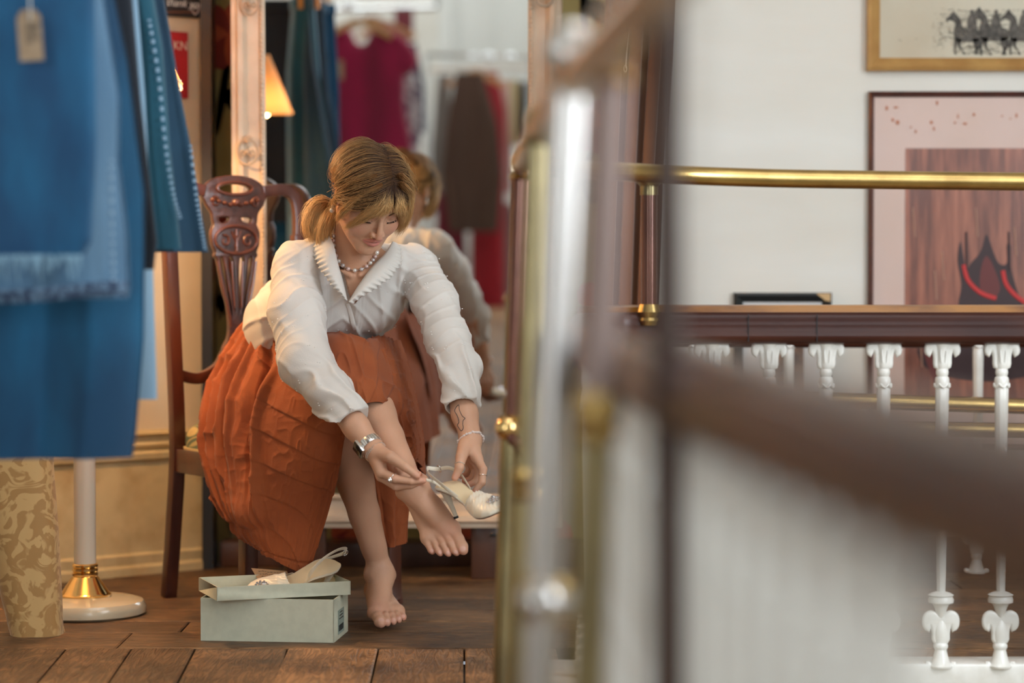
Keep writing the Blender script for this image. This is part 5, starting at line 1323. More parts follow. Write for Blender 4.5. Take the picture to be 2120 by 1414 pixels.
def add_region(fn, lo, hi, hh, excl, cut=True):
    global off
    lo = np.array(lo, float); hi = np.array(hi, float)
    def keep(c):
        k = inside(c, (lo, hi)) if cut else np.ones(len(c), bool)
        for b in excl: k &= ~inside(c, b)
        return k
    e = 3 * hh if cut else 0
    v, q = sdf_mesh(fn, lo - e, hi + e, hh, keep=keep); VS.append(v); QS.append(q + off); off += len(v)
def legs_fn(p): return np.minimum(legs_sdf(p, 'r'), legs_sdf(p, 'l'))
up_boxes = []
for nm, (lo, hi), hh, parts in REG[:3]:
    add_region(lambda p, parts=parts: body_sdf(p, parts), lo, hi, hh, list(up_boxes)); up_boxes.append((lo, hi))
add_region(legs_fn, REG[3][1][0], REG[3][1][1], REG[3][2], [])
add_region(lambda p: body_sdf(p, ('torso', 'ar', 'al')), (-.75, 5.2, .38), (.0, 6.2, 1.0), .0055, up_boxes, False)
add_region(lambda p: smin(legs_fn(p), cone(p, PV - LP * .06, PV + LP * .05, .092, .092), .03), (-.75, 5.3, .35), (-.1, 6.15, .70), .0055, [REG[3][1]], False)
BV = np.concatenate(VS); BQ = np.concatenate(QS)
def body_colour(v):
    col = np.tile(np.array([.61, .345, .225]), (len(v), 1))
    n = vn(v * 30)[:, None]; col = col * (.94 + .12 * n)
    q = head_local(v); ax = np.abs(q[:, 0]); nearh = np.linalg.norm(q, axis=1) < .16
    def blend(mask, c, w_=1.0):
        m = (np.clip(mask, 0, 1) * w_)[:, None]; col[:] = col * (1 - m) + np.array(c) * m
    g = lambda c, r: np.exp(-(((np.stack([ax, q[:, 1], q[:, 2]], 1) - np.array(c)) / np.array(r)) ** 2).sum(1)) * nearh
    blend(g((.042, .055, -.036), (.020, .03, .018)), (.66, .26, .19), .55)
    blend(g((0, .108, -.036), (.010, .012, .010)), (.66, .27, .20), .5)
    m2 = q.copy(); m2[:, 0] = ax
    lip = np.minimum(chain(m2, [(0, .0868, -.0608), (.0055, .0870, -.0595), (.014, .0825, -.0630), (.0225, .0755, -.0668)], [.0044, .0044, .0036, .0014]), chain(m2, [(0, .0855, -.0722), (.010, .0835, -.0712), (.0195, .0770, -.0682)], [.0056, .0048, .0018]))
    blend((.0022 - lip) / .0016 * nearh, (.56, .20, .17), .85)
    blend(g((.030, .074, .003), (.014, .02, .007)), (.42, .20, .15), .45)
    ln = chain(m2, [(.0185, .0765, -.0085), (.030, .0765, -.0100), (.042, .0705, -.0075)], [.0011, .0013, .001]); blend((.0014 - ln) / .0012 * nearh, (.06, .03, .025), .9)
    # nails, fingertips and toes a little pinker
    for h in (HAND_R, HAND_L):
        for pts, rs in h['fingers'] + [h['thumb']]:
            d = np.linalg.norm(v - A_(pts[-1]), axis=1); blend(1 - d / .016, (.68, .26, .20), .5)
            d = np.linalg.norm(v - A_(pts[1]), axis=1); blend(1 - d / .013, (.64, .30, .22), .35)
    for O, f, s, u in ((RO, Rf, Rs, Ru), (LO, Lf, Ls, Lu)):
        q2 = floc(v, O, f, s, u); near = (np.abs(q2[:, 0] - .12) < .14) & (np.abs(q2[:, 1]) < .06) & (np.abs(q2[:, 2] - .04) < .07)
        for pts, rs in TOES:
            t = pts[-1]; d = np.linalg.norm(q2 - np.array(t), axis=1); blend((1 - d / .018) * near, (.66, .27, .20), .5)
            c = np.array([t[0] + .001, t[1], t[2] + rs[-1] * .80]); w2 = rs[-1] * .72
            e = (((q2 - c) / np.array([w2 * .9, w2, .006])) ** 2).sum(1); blend((1.1 - e) * 3 * near, (.74, .45, .37), .7)
        blend(np.exp(-((q2[:, 2] - .0) / .012) ** 2) * near, (.60, .28, .20), .4)
        blend(np.exp(-(((q2 - np.array([.17, .02, .03])) / np.array([.03, .03, .02])) ** 2).sum(1)) * near, (.62, .27, .20), .35)
    return col
skin = mat('skin', (1, 1, 1), .46, attr='Col', sss=.10, bump=.00035, bscale=220, spec=.42)
np_mesh('body', BV, BQ, skin, person, body_colour(BV))
# ============================================================ BLOUSE
def ridge(p, f, sh=0):
    n = vn(p * np.array(f) + sh); return 1 - np.abs(2 * n - 1)
SLR = [SR + V(.006, .0, -.012), SR.lerp(EL_R, .5) + V(-.006, 0, 0), EL_R + V(0, 0, -.005), EL_R.lerp(WR_R, .35), EL_R.lerp(WR_R, .62), P(726, 873, 5.35)]
SLRr = [.060, .064, .060, .050, .045, .037]
SLL = [SL + V(-.004, 0, -.010), SL.lerp(EL_L, .5) + V(.004, 0, 0), EL_L + V(.0, 0, 0), P(950, 762, 5.46), P(957, 815, 5.42), P(955, 838, 5.40)]
SLLr = [.055, .053, .050, .046, .041, .036]
CUR = (SLR[-1], (WR_R - EL_R).normalized()); CUL = (P(953, 842, 5.398), (WR_L - P(935, 720, 5.50)).normalized())
def sleeve_wr(p, pts, sh):
    """folds running round and along a sleeve"""
    a = A_(pts[0]); b = A_(pts[-2]); ax = (b - a) / np.linalg.norm(b - a); q = p - a; t = q @ ax; pr = q - t[:, None] * ax
    e1 = np.cross(ax, [0, 0, 1.0]); e1 /= np.linalg.norm(e1); e2 = np.cross(ax, e1); x, y = pr @ e1, pr @ e2; ph = np.arctan2(y, x)
    n1 = vn(p * 11 + sh); n2 = vn(p * 17 + sh + 9)
    w1 = np.exp(3.2 * (np.sin(t * 165 + 2.4 * np.sin(ph + sh) + 12 * n1) - 1))
    w2 = np.exp(2.6 * (np.sin(ph * 5 + t * 38 + 6 * n2) - 1))
    L_ = np.linalg.norm(b - a); cuff = np.clip((t / L_ - .62) * 3, 0, 1)
    return .0034 * w1 * (.1 + 1.0 * n2) * (1 - .6 * cuff) + w2 * (.0022 + .0070 * cuff)
def blouse_outer(p, wr=True):
    t = cone(p, WC - LP * .045 + V(0, 0, .015), WC + LP * .045 + V(0, 0, .015), .112, .108)
    t = smin(t, cone(p, CC - SD * .058, CC + SD * .055, .110, .106), .06)
    t = smin(t, cone(p, SR + V(.02, 0, 0), SL + V(-.02, 0, 0), .060, .056), .03)
    t = smin(t, ellips(p, P(690, 640, 5.655), (.060, .055, .062)), .05)
    t = smin(t, ellips(p, P(768, 632, 5.675), (.058, .052, .060)), .05)
    t = smin(t, ellips(p, P(724, 704, 5.77), (.074, .07, .060)), .05)
    t = smin(t, cone(p, NB + V(0, .01, -.02), NB + V(0, .03, -.06), .066, .08), .03)
    if wr:
        ux0 = (p - A_(P(725, 600, 5.55))) @ A_(SD); nn = vn(p * 9); fold = .008 * np.exp(2.6 * (np.sin(ux0 * 105 + 5 * nn + p[:, 2] * 20) - 1)) * (.3 + nn) + .0045 * np.exp(3 * (np.sin((p[:, 2] * 1.0 + np.abs(ux0) * .9) * 110 + 6 * vn(p * 13 + 4)) - 1))
        t = t - fold + .003
        # fine pin tucks down the front
        ux_ = (p - A_(P(725, 600, 5.55))) @ A_(SD); tuck = np.abs(((ux_ * 110) % 1) - .5) * 2
        m = np.exp(-((np.abs(ux_) - .038) / .016) ** 4) * (p[:, 2] < .82) * (p[:, 1] < 5.70)
        t = t - .0016 * tuck * m
    out = t
    for pts, rs, sh, cu in ((SLR, SLRr, 1.7, CUR), (SLL, SLLr, 5.3, CUL)):
        s = chain(p, pts, rs, .025)
        if wr: s = s - sleeve_wr(p, pts, sh) + .004
        c, ax = cu; band = cone(p, c - ax * .042, c + ax * .03, .0345, .0325)
        s = smin(s, band, .006); s = smax(s, (p - A_(c)) @ A_(ax), .002)
        out = smin(out, s, .020)
    return out
NW = V(.10, 1.0, -.10).normalized()
VL, VR, VT = P(684, 478, 5.5), P(800, 505, 5.5), P(719, 622, 5.5)
def wedge(p):
    """V-shaped neck opening swept front to back"""
    e = None
    for a, b in ((VL, VT), (VT, VR)):
        n_ = A_((b - a).cross(NW).normalized()); s = (p - A_(a)) @ n_; e = s if e is None else np.maximum(e, s)
    cen = (VL + VR + VT) / 3
    if ((A_(cen) - A_(VL)) @ A_((VT - VL).cross(NW))) > 0: e = None
    if e is None:
        for a, b in ((VL, VT), (VT, VR)):
            n_ = -A_((b - a).cross(NW).normalized()); s = (p - A_(a)) @ n_; e = s if e is None else np.maximum(e, s)
    return np.maximum(e, (p[:, 1] - 5.66))
def blouse_fn(p):
    o = blouse_outer(p)
    d = np.maximum(o, -wedge(p))
    for c, ax in (CUR, CUL): d = np.maximum(d, -cone(p, c - ax * .012, c + ax * .05, .0310, .0310))
    # neck hole
    d = np.maximum(d, -cone(p, NB + V(0, 0, -.02), H(0, -.02, -.05), .060, .064))
    # hem tucked into the waist
    wn = A_((WC - PV).normalized()); d = np.maximum(d, -((p - A_(WC)) @ wn + .035 + .0 * p[:, 0]))
    return d
bv, bq = sdf_mesh(blouse_fn, (-.66, 5.28, .50), (-.02, 6.06, .96), .0024, margin=.014)
bv = relax(bv, bq, 2, .4)
blm = mat('blouse_cotton', (.80, .78, .74), .8, sheen=.2, bump=.0005, bscale=420)
_b = blm.node_tree.nodes['Principled BSDF']
_t = blm.node_tree.nodes.new('ShaderNodeBsdfTranslucent'); _t.inputs[0].default_value = (.82, .76, .70, 1); _mx = blm.node_tree.nodes.new('ShaderNodeMixShader'); _mx.inputs[0].default_value = .22
blm.node_tree.links.new(_b.outputs[0], _mx.inputs[1]); blm.node_tree.links.new(_t.outputs[0], _mx.inputs[2]); blm.node_tree.links.new(_mx.outputs[0], blm.node_tree.nodes['Material Output'].inputs[0])
blouse = np_mesh('blouse', bv, bq, blm, person)
tag(blouse, 'white cotton blouse with ruffled collar, pin tucks and little embroidered sprigs')
# keep the body under the cloth
bo = bpy.data.objects['body'] if 'body' in bpy.data.objects else None
nv_ = len(BV); co = np.empty(nv_ * 3, np.float32); bo.data.vertices.foreach_get('co', co); co = co.reshape(-1, 3).astype(float) + A_(0 * V(0, 0, 0))
sel = (co[:, 2] > .52) & (co[:, 1] > 5.38); p_ = co[sel]; b_ = blouse_outer(p_, False)
ok = (b_ > -.016) & (b_ < .03) & (wedge(p_) > .001) & (cone(p_, NB + V(0, 0, -.02), H(0, -.02, -.05), .066, .066) > 0) & (((p_ - A_(CUR[0])) @ A_(CUR[1])) < -.012) & (((p_ - A_(CUL[0])) @ A_(CUL[1])) < -.012) & (head_sdf(p_) > .01) & (legs_fn(p_) > .004)
q_ = p_[ok]; bb = b_[ok]; e_ = 1e-3; gr = np.stack([(blouse_outer(q_ + np.eye(3)[k] * e_, False) - bb) / e_ for k in range(3)], 1); gr /= np.maximum(np.linalg.norm(gr, axis=1, keepdims=True), .2)
q_ = q_ - gr * (bb + .016)[:, None]; p_[ok] = q_; co[sel] = p_; bo.data.vertices.foreach_set('co', co.astype(np.float32).ravel()); bo.data.update()
# surface finder on the blouse along a viewing line
def on_surface(fn, px, py, d0=5.2, d1=6.1, n=260, lift=.001):
    ds = np.linspace(d0, d1, n); pts = np.array([A_(P(px, py, d)) for d in ds]); v = fn(pts); k = np.argmax(v < lift)
    if v[k] >= lift: return None
    return V(*pts[k])
def collar(inner, outer, name, lift):
    n = 130; I = smooth_path(inner, 40); O = smooth_path(outer, 40); I = [I[int(k * (len(I) - 1) / n)] for k in range(n + 1)]; O = [O[int(k * (len(O) - 1) / n)] for k in range(n + 1)]; G = []
    for k in range(n + 1):
        row = []
        for j in range(9):
            t = j / 8; p = I[k].lerp(O[k], t); w_ = max(0, t - .55) / .45
            p = p + V(0, -1, .2) * (.014 * math.sin(t * math.pi) * .8 + .0036 * w_ * (math.sin(k * .8) + .5 * math.sin(k * .23 + 2))) + (O[k] - I[k]).normalized() * .0018 * w_ * (math.sin(k * .8 + 1.3) + .6 * math.sin(k * .21))
            row.append(p)
        G.append(row)
    o = MB().add(*grid_mesh(G)).build(name, blm, blouse, True, 0, 80); md = o.modifiers.new('t', 'SOLIDIFY'); md.thickness = .0016; return o
collar([P(676, 478, 5.60), P(690, 505, 5.555), P(700, 545, 5.535), P(712, 588, 5.525), P(720, 624, 5.525)], [P(640, 492, 5.64), P(646, 522, 5.585), P(662, 556, 5.535), P(688, 592, 5.51), P(715, 622, 5.520)], 'collar', 0)
collar([P(812, 500, 5.635), P(796, 525, 5.595), P(770, 552, 5.56), P(742, 590, 5.53), P(721, 625, 5.523)], [P(828, 508, 5.66), P(832, 540, 5.605), P(812, 572, 5.56), P(774, 600, 5.525), P(726, 630, 5.518)], 'collar', 0)
# embroidered sprigs
mb = MB(); rg = random.Random(21); cnt_ = 0
nrm_c = None
for px, py in [(rg.uniform(556, 975), rg.uniform(520, 850)) for _ in range(170)]:
    q = on_surface(blouse_fn, px, py, 5.25, 6.0, 160)
    if q is None or abs(float(blouse_fn(np.array([A_(q)]))[0])) > .0022: continue
    for k in range(rg.choice((1, 3, 3))):
        a = k * 2.1 + rg.uniform(0, 1); e = q + V(math.cos(a), 0, math.sin(a)) * .0036; mb.ball(e + V(0, .0002, 0), (.0016, .0009, .0010), 6)
emb = mb.build('embroidery', mat('embroidery_white', (.9, .89, .86), .6), blouse, True)
emb['kind'] = 'stuff'
# front placket edge with tiny buttons
pts = [on_surface(blouse_fn, x, y, 5.25, 6.0) for x, y in ((720, 628), (727, 652), (733, 678), (738, 700))]
pts = [p + V(0, -.002, 0) for p in pts if p is not None]
if len(pts) > 2:
    mb = MB(); mb.tube(smooth_path(pts, 6), .005, 8, flat=(1, .25), up=V(0, -1, 0)); mb.build('placket', blm, blouse, True)
# ============================================================ SKIRT
def bspline_surface(G, nu, nv):
    """Catmull-Rom resample of a control grid"""
    G = np.array([[A_(P(*q)) for q in row] for row in G]); R_, K = G.shape[:2]
    def cr(arr, t):
        n = len(arr); x = t * (n - 1); i = np.minimum(x.astype(int), n - 2); f = (x - i)[:, None, None]
        g = lambda j: arr[np.clip(j, 0, n - 1)]
        a, b, c, d = g(i - 1), g(i), g(i + 1), g(i + 2)
        return .5 * (2 * b + (c - a) * f + (2 * a - 5 * b + 4 * c - d) * f ** 2 + (3 * b - a - 3 * c + d) * f ** 3)
    S = cr(G, np.linspace(0, 1, nv)); S = cr(S.transpose(1, 0, 2), np.linspace(0, 1, nu)).transpose(1, 0, 2)
    return S
def normals(S):
    du = np.gradient(S, axis=1); dv = np.gradient(S, axis=0); n = np.cross(du, dv); n /= np.maximum(np.linalg.norm(n, axis=2, keepdims=True), 1e-9)
    s = np.where(n[:, :, 1] > 0, -1, 1)[:, :, None]; return n * s
def saw(x, sharp=.8):
    f = x % 1.0; return np.where(f < sharp, f / sharp, (1 - f) / (1 - sharp))
skv, skf = [], []; sko = 0
def sk_add(S, th=.002):
    global sko
    nv, nu = S.shape[:2]; N_ = normals(S); B_ = S - N_ * th
    F = S.reshape(-1, 3); Bk = B_.reshape(-1, 3); n = len(F)
    i, j = np.meshgrid(np.arange(nv - 1), np.arange(nu - 1), indexing='ij'); a = (i * nu + j).ravel(); q = np.stack([a, a + 1, a + nu + 1, a + nu], 1)
    qb = q[:, ::-1] + n
    rim = list(range(nu)) + [r * nu + nu - 1 for r in range(1, nv)] + [(nv - 1) * nu + c for c in range(nu - 2, -1, -1)] + [r * nu for r in range(nv - 2, 0, -1)]
    rim = np.array(rim); r2 = np.roll(rim, -1); qr = np.stack([r2, rim, rim + n, r2 + n], 1)
    skv.append(np.concatenate([F, Bk])); skf.append(np.concatenate([q, qb, qr]) + sko); sko += 2 * n
def uvg(nv, nu): return np.meshgrid(np.linspace(0, 1, nv), np.linspace(0, 1, nu), indexing='ij')
def noise_uv(v, u, fv, fu, sh): 
    sh_ = v.shape; return vn(np.stack([v.ravel() * fv, u.ravel() * fu, np.full(v.size, sh)], 1)).reshape(sh_)
# A: drape over the right thigh down to the hem
GA = [[(546, 640, 6.00), (553, 648, 5.93), (568, 668, 5.86), (592, 690, 5.79), (632, 700, 5.68), (668, 702, 5.61), (702, 702, 5.57)],
      [(500, 690, 6.02), (520, 694, 5.90), (548, 704, 5.81), (588, 716, 5.73), (632, 718, 5.63), (670, 716, 5.555), (708, 716, 5.525)],
      [(452, 772, 6.00), (484, 770, 5.86), (524, 766, 5.75), (575, 768, 5.655), (628, 766, 5.58), (672, 762, 5.53), (716, 758, 5.50)],
      [(422, 866, 5.93), (452, 866, 5.80), (496, 862, 5.70), (550, 856, 5.62), (612, 850, 5.545), (666, 846, 5.51), (720, 838, 5.495)],
      [(430, 960, 5.86), (458, 965, 5.75), (500, 968, 5.66), (550, 962, 5.59), (608, 954, 5.53), (660, 944, 5.505), (710, 926, 5.51)],
      [(456, 1050, 5.80), (480, 1060, 5.71), (514, 1066, 5.645), (556, 1062, 5.59), (604, 1052, 5.545), (650, 1040, 5.53), (690, 1022, 5.545)],
      [(500, 1116, 5.74), (520, 1128, 5.69), (545, 1144, 5.64), (572, 1160, 5.605), (598, 1174, 5.58), (618, 1183, 5.57), (640, 1186, 5.575)]]
S = bspline_surface(GA, 300, 340); v, u = uvg(340, 300); N_ = normals(S)
left = 1 / (1 + np.exp((u - .46 + .04 * np.sin(v * 5)) * 46))
wob = .055 * noise_uv(v, u, 3, 2, 1.0) + .03 * noise_uv(v, u, 8, 4, 4.0)
amp_ = .35 + 1.1 * noise_uv(v, u, 2.5, 9, 15.0)
pl = saw((u + wob) * 13 - v * .9, .86) * .017 * amp_ * (.22 + .78 * np.sin(np.clip(v * 1.12, 0, 1) * math.pi) ** .7) * left
big = .020 * np.exp(-(((u - .475 - .015 * np.sin(v * 7)) / .020) ** 2)) * np.clip((v - .22) * 5, 0, 1) * np.clip((.90 - v) * 7, 0, 1)
valley = -.045 * np.exp(-(((u - .405 + .05 * v) / .045) ** 2)) * np.clip((v - .14) * 6, 0, 1) * np.clip((.72 - v) * 5, 0, 1)
val2 = -.020 * np.exp(-(((u - .26 + .08 * v) / .020) ** 2)) * np.clip((v - .10) * 6, 0, 1) * np.clip((.80 - v) * 5, 0, 1)
poof = .030 * np.exp(-(((u - .36) / .10) ** 2) - ((v - .83) / .07) ** 2) - .009 * np.exp(-(((v - .90 + .05 * u) / .02) ** 2)) * left
right = 1 - left
diag = saw(v * 9.5 - u * 3.4 + .5 * noise_uv(v, u, 3, 3, 9.0), .95) * .0032 * right * np.clip((v - .36) * 8, 0, 1)
crum = (1 - np.abs(2 * noise_uv(v, u, 12, 13, 2.0) - 1)) ** 3 * .0075 * (left + .22 * right) + (1 - np.abs(2 * noise_uv(v, u, 26, 34, 5.0) - 1)) ** 3 * .0016
gath = saw(u * 24 + 2 * noise_uv(v, u, 6, 4, 8.0), .7) * .006 * np.exp(-(v / .17) ** 2)
hemr = .004 * ((v > .965) & (v < .972))
S = S + N_ * (pl + big + valley + val2 + poof + diag + crum + gath - hemr)[:, :, None]
sk_add(S)
# B: over the crossed knee
GB = [[(596, 700, 5.86), (640, 692, 5.80), (690, 700, 5.76), (742, 712, 5.76), (790, 700, 5.78)],
      [(606, 716, 5.72), (650, 695, 5.62), (700, 690, 5.57), (752, 704, 5.58), (800, 712, 5.68)],
      [(622, 742, 5.60), (664, 716, 5.525), (712, 708, 5.49), (768, 724, 5.51), (814, 750, 5.62)],
      [(640, 780, 5.53), (680, 762, 5.465), (724, 758, 5.445), (780, 772, 5.465), (824, 796, 5.56)],
      [(662, 822, 5.50), (698, 806, 5.435), (736, 802, 5.412), (786, 806, 5.435), (834, 840, 5.53)],
      [(700, 866, 5.50), (718, 852, 5.435), (742, 840, 5.408), (786, 834, 5.428), (822, 870, 5.52)]]
S = bspline_surface(GB, 170, 170); v, u = uvg(170, 170); N_ = normals(S)
S = S + N_ * ((1 - np.abs(2 * noise_uv(v, u, 5, 11, 3.0) - 1)) ** 3 * .006 + saw(u * 7 + v * 2.2 + .5 * noise_uv(v, u, 4, 4, 6.0), .88) * .0040 * np.clip((u - .45) * 4, 0, 1))[:, :, None]
sk_add(S)
# C: fall on her left side
GC = [[(768, 702, 5.66), (786, 696, 5.68), (800, 700, 5.72), (812, 706, 5.80)],
      [(776, 742, 5.56), (794, 738, 5.58), (808, 738, 5.63), (818, 742, 5.72)],
      [(784, 796, 5.50), (804, 792, 5.52), (820, 790, 5.57), (832, 794, 5.67)],
      [(786, 838, 5.49), (812, 846, 5.50), (834, 842, 5.54), (846, 846, 5.64)],
      [(800, 882, 5.52), (824, 894, 5.515), (848, 890, 5.55), (858, 892, 5.63)],
      [(818, 930, 5.545), (836, 938, 5.535), (856, 932, 5.56), (864, 930, 5.62)],
      [(832, 955, 5.56), (842, 964, 5.555), (852, 962, 5.57), (860, 950, 5.61)]]
S = bspline_surface(GC, 110, 190); v, u = uvg(190, 110); N_ = normals(S)
S = S + N_ * (saw(u * 4.2 + v * 1.4 + .6 * noise_uv(v, u, 5, 2, 3.0), .8) * .010 * np.clip(v * 5, .3, 1) * np.clip((1 - v) * 4, 0, 1) + (1 - np.abs(2 * noise_uv(v, u, 12, 8, 7.0) - 1)) ** 3 * .005)[:, :, None]
sk_add(S)
# D: the part hanging over the seat front between and behind the legs
GD = [[(640, 760, 5.78), (700, 770, 5.76), (770, 790, 5.74), (850, 800, 5.76)],
      [(660, 860, 5.76), (720, 870, 5.74), (790, 880, 5.72), (866, 890, 5.74)],
      [(690, 960, 5.76), (740, 970, 5.745), (800, 975, 5.73), (862, 980, 5.75)],
      [(735, 1050, 5.77), (770, 1056, 5.755), (806, 1060, 5.74), (846, 1060, 5.76)],
      [(766, 1120, 5.78), (786, 1128, 5.765), (812, 1132, 5.75), (842, 1122, 5.765)]]
S = bspline_surface(GD, 120, 150); v, u = uvg(150, 120); N_ = normals(S)
S = S + N_ * (saw(u * 5 + .3 * v, .85) * .008 + (1 - np.abs(2 * noise_uv(v, u, 8, 8, 7.0) - 1)) ** 3 * .003)[:, :, None]
sk_add(S)
# E: lap and seat, hidden under the arms, closes the skirt round the hips
GE = [[(546, 640, 6.00), (560, 640, 6.08), (600, 650, 6.13), (660, 668, 6.13), (730, 690, 6.06), (790, 698, 5.86)],
      [(500, 690, 6.02), (530, 700, 6.12), (590, 712, 6.18), (660, 720, 6.19), (750, 740, 6.12), (812, 742, 5.86)],
      [(452, 772, 6.00), (490, 790, 6.12), (580, 800, 6.19), (670, 800, 6.20), (770, 800, 6.14), (836, 800, 5.86)],
      [(424, 850, 5.93), (470, 846, 6.08), (570, 836, 6.16), (690, 850, 6.18), (794, 850, 6.13), (858, 870, 5.84)],
      [(430, 880, 5.93), (470, 866, 6.06), (570, 856, 6.12), (690, 880, 6.17), (804, 925, 6.13), (866, 940, 5.88)],
      [(434, 900, 5.93), (470, 880, 6.04), (570, 872, 6.10), (690, 900, 6.16), (812, 990, 6.14), (872, 1010, 5.92)]]
S = bspline_surface(GE, 200, 120); v, u = uvg(120, 200); N_ = normals(S); S = S - N_ * (saw(u * 15 + v * .8 + .8 * noise_uv(v, u, 3, 5, 3.0), .8) * .014 * np.clip(v * 3, .3, 1))[:, :, None]; sk_add(S)
# G: joins the left fall to the back of the skirt
GG = [[(812, 706, 5.80), (822, 706, 5.88), (800, 702, 5.98)], [(818, 742, 5.72), (834, 744, 5.84), (818, 744, 6.0)], [(832, 794, 5.67), (850, 798, 5.80), (838, 800, 5.98)],
      [(846, 846, 5.64), (862, 856, 5.78), (852, 862, 5.96)], [(858, 892, 5.63), (870, 906, 5.78), (858, 916, 5.94)], [(864, 930, 5.62), (874, 950, 5.78), (866, 968, 5.94)], [(860, 950, 5.61), (872, 982, 5.78), (868, 1004, 5.94)]]
S = bspline_surface(GG, 80, 100); v, u = uvg(100, 80); N_ = normals(S); S = S + N_ * (saw(u * 4 + v * .8, .8) * .010 * np.clip(u * 6, 0, 1) * np.clip((1 - u) * 6, 0, 1))[:, :, None]; sk_add(S)
# F: waistband front
GF = [[(546, 636, 6.00), (590, 650, 5.90), (650, 672, 5.80), (720, 694, 5.76), (790, 694, 5.80)], [(552, 662, 5.97), (594, 690, 5.85), (650, 706, 5.75), (722, 716, 5.72), (796, 712, 5.74)]]
S = bspline_surface(GF, 60, 12); sk_add(S)
skirtm = mat('rust_cotton', (.335, .084, .022), .85, col2=(.265, .062, .017), scale=7, sheen=.08, bump=.0004, bscale=300)
skirt = np_mesh('skirt', np.concatenate(skv), np.concatenate(skf), skirtm, person)
tag(skirt, 'long pleated rust orange cotton skirt')
# ============================================================ HAIR, LASHES AND JEWELLERY
hr = np.random.RandomState(5)
SC = np.array([0, -.012, .032]); SR3 = np.array([.071, .090, .069])        # scalp ellipsoid in head space
def to_world(L_): L_ = np.asarray(L_); return L_ @ HR.T + A_(HC)
def scalp(d, lift): return SC + d * (SR3 + lift)[None] if np.ndim(lift) == 0 else SC + d * (SR3[None] + lift[:, None])
def unit(a): return a / np.maximum(np.linalg.norm(a, axis=-1, keepdims=True), 1e-9)
class Strands:
    def __init__(s): s.P = []; s.C = []; s.R = []
    def add(s, path, root, tip, mix, r=.00055):
        """path (n, k, 3) world; root / tip colours (n,3); mix (k,) profile"""
        n, k = path.shape[:2]; s.P.append(path); s.C.append(root[:, None] * (1 - mix)[:, :, None] + tip[:, None] * mix[:, :, None]); s.R.append(np.full(n, r) if np.ndim(r) == 0 else r)
    def build(s, name, m, parent):
        VV, FF, CC_ = [], [], []; off = 0
        for Pp, Cc, r in zip(s.P, s.C, s.R):
            n, k = Pp.shape[:2]; t = unit(np.gradient(Pp, axis=1)); ref = np.array([.3, -.8, .5]); a = unit(np.cross(t, ref)); b = np.cross(t, a)
            tap = np.interp(np.linspace(0, 1, k), [0, .1, .7, 1], [.8, 1, .9, .15])
            ring = []
            for q in range(3):
                an = 2 * math.pi * q / 3; ring.append(Pp + (a * math.cos(an) + b * math.sin(an)) * (r[:, None] * tap[None])[:, :, None])
            v = np.stack(ring, 2).reshape(-1, 3); VV.append(v); CC_.append(np.repeat(Cc.reshape(-1, 3), 3, 0))
            i = np.arange(n)[:, None, None] * k * 3 + np.arange(k - 1)[None, :, None] * 3; q = np.arange(3)[None, None]; q2 = (q + 1) % 3
            f = np.stack([i + q, i + q2, i + 3 + q2, i + 3 + q], -1).reshape(-1, 4); FF.append(f + off); off += len(v)
        return np_mesh(name, np.concatenate(VV), np.concatenate(FF), m, parent, np.concatenate(CC_))
DARK = np.array([.040, .018, .010]); MIDC = np.array([.23, .100, .034]); BLON = np.array([.64, .365, .140]); PALE = np.array([.82, .55, .26])
def cols(n, a, b, v=.25):
    t = hr.rand(n, 1); c = a * (1 - t) + b * t; return c * (1 + v * (hr.rand(n, 1) - .5))
def slerp(a, b, t):
    om = np.arccos(np.clip((a * b).sum(-1), -1, 1))[:, None, None]; so = np.maximum(np.sin(om), 1e-4); t = t[None, :, None]
    return (np.sin((1 - t) * om) * a[:, None] + np.sin(t * om) * b[:, None]) / so
st = Strands(); K = 18; T_ = np.linspace(0, 1, K)
PX = .014                                                # parting lies a little to her left
def parting_points(n, f0, f1):
    f = hr.uniform(f0, f1, n); x = PX + .0 * f + hr.randn(n) * .0012; y = (f - SC[1]) / SR3[1]; xx = (x - SC[0]) / SR3[0]
    z = np.sqrt(np.maximum(0, 1 - xx ** 2 - y ** 2)); return unit(np.stack([xx, y, z], 1))
def strays(path, amp, fr=3):
    n, k, _ = path.shape; ph = hr.rand(n, 3) * 6.28; a = hr.randn(n, 3) * amp; t = np.linspace(0, 1, k)
    return path + (np.sin(t[None, :, None] * fr * (1 + hr.rand(n, 1, 1)) + ph[:, None]) - np.sin(ph)[:, None]) * a[:, None] * t[None, :, None]
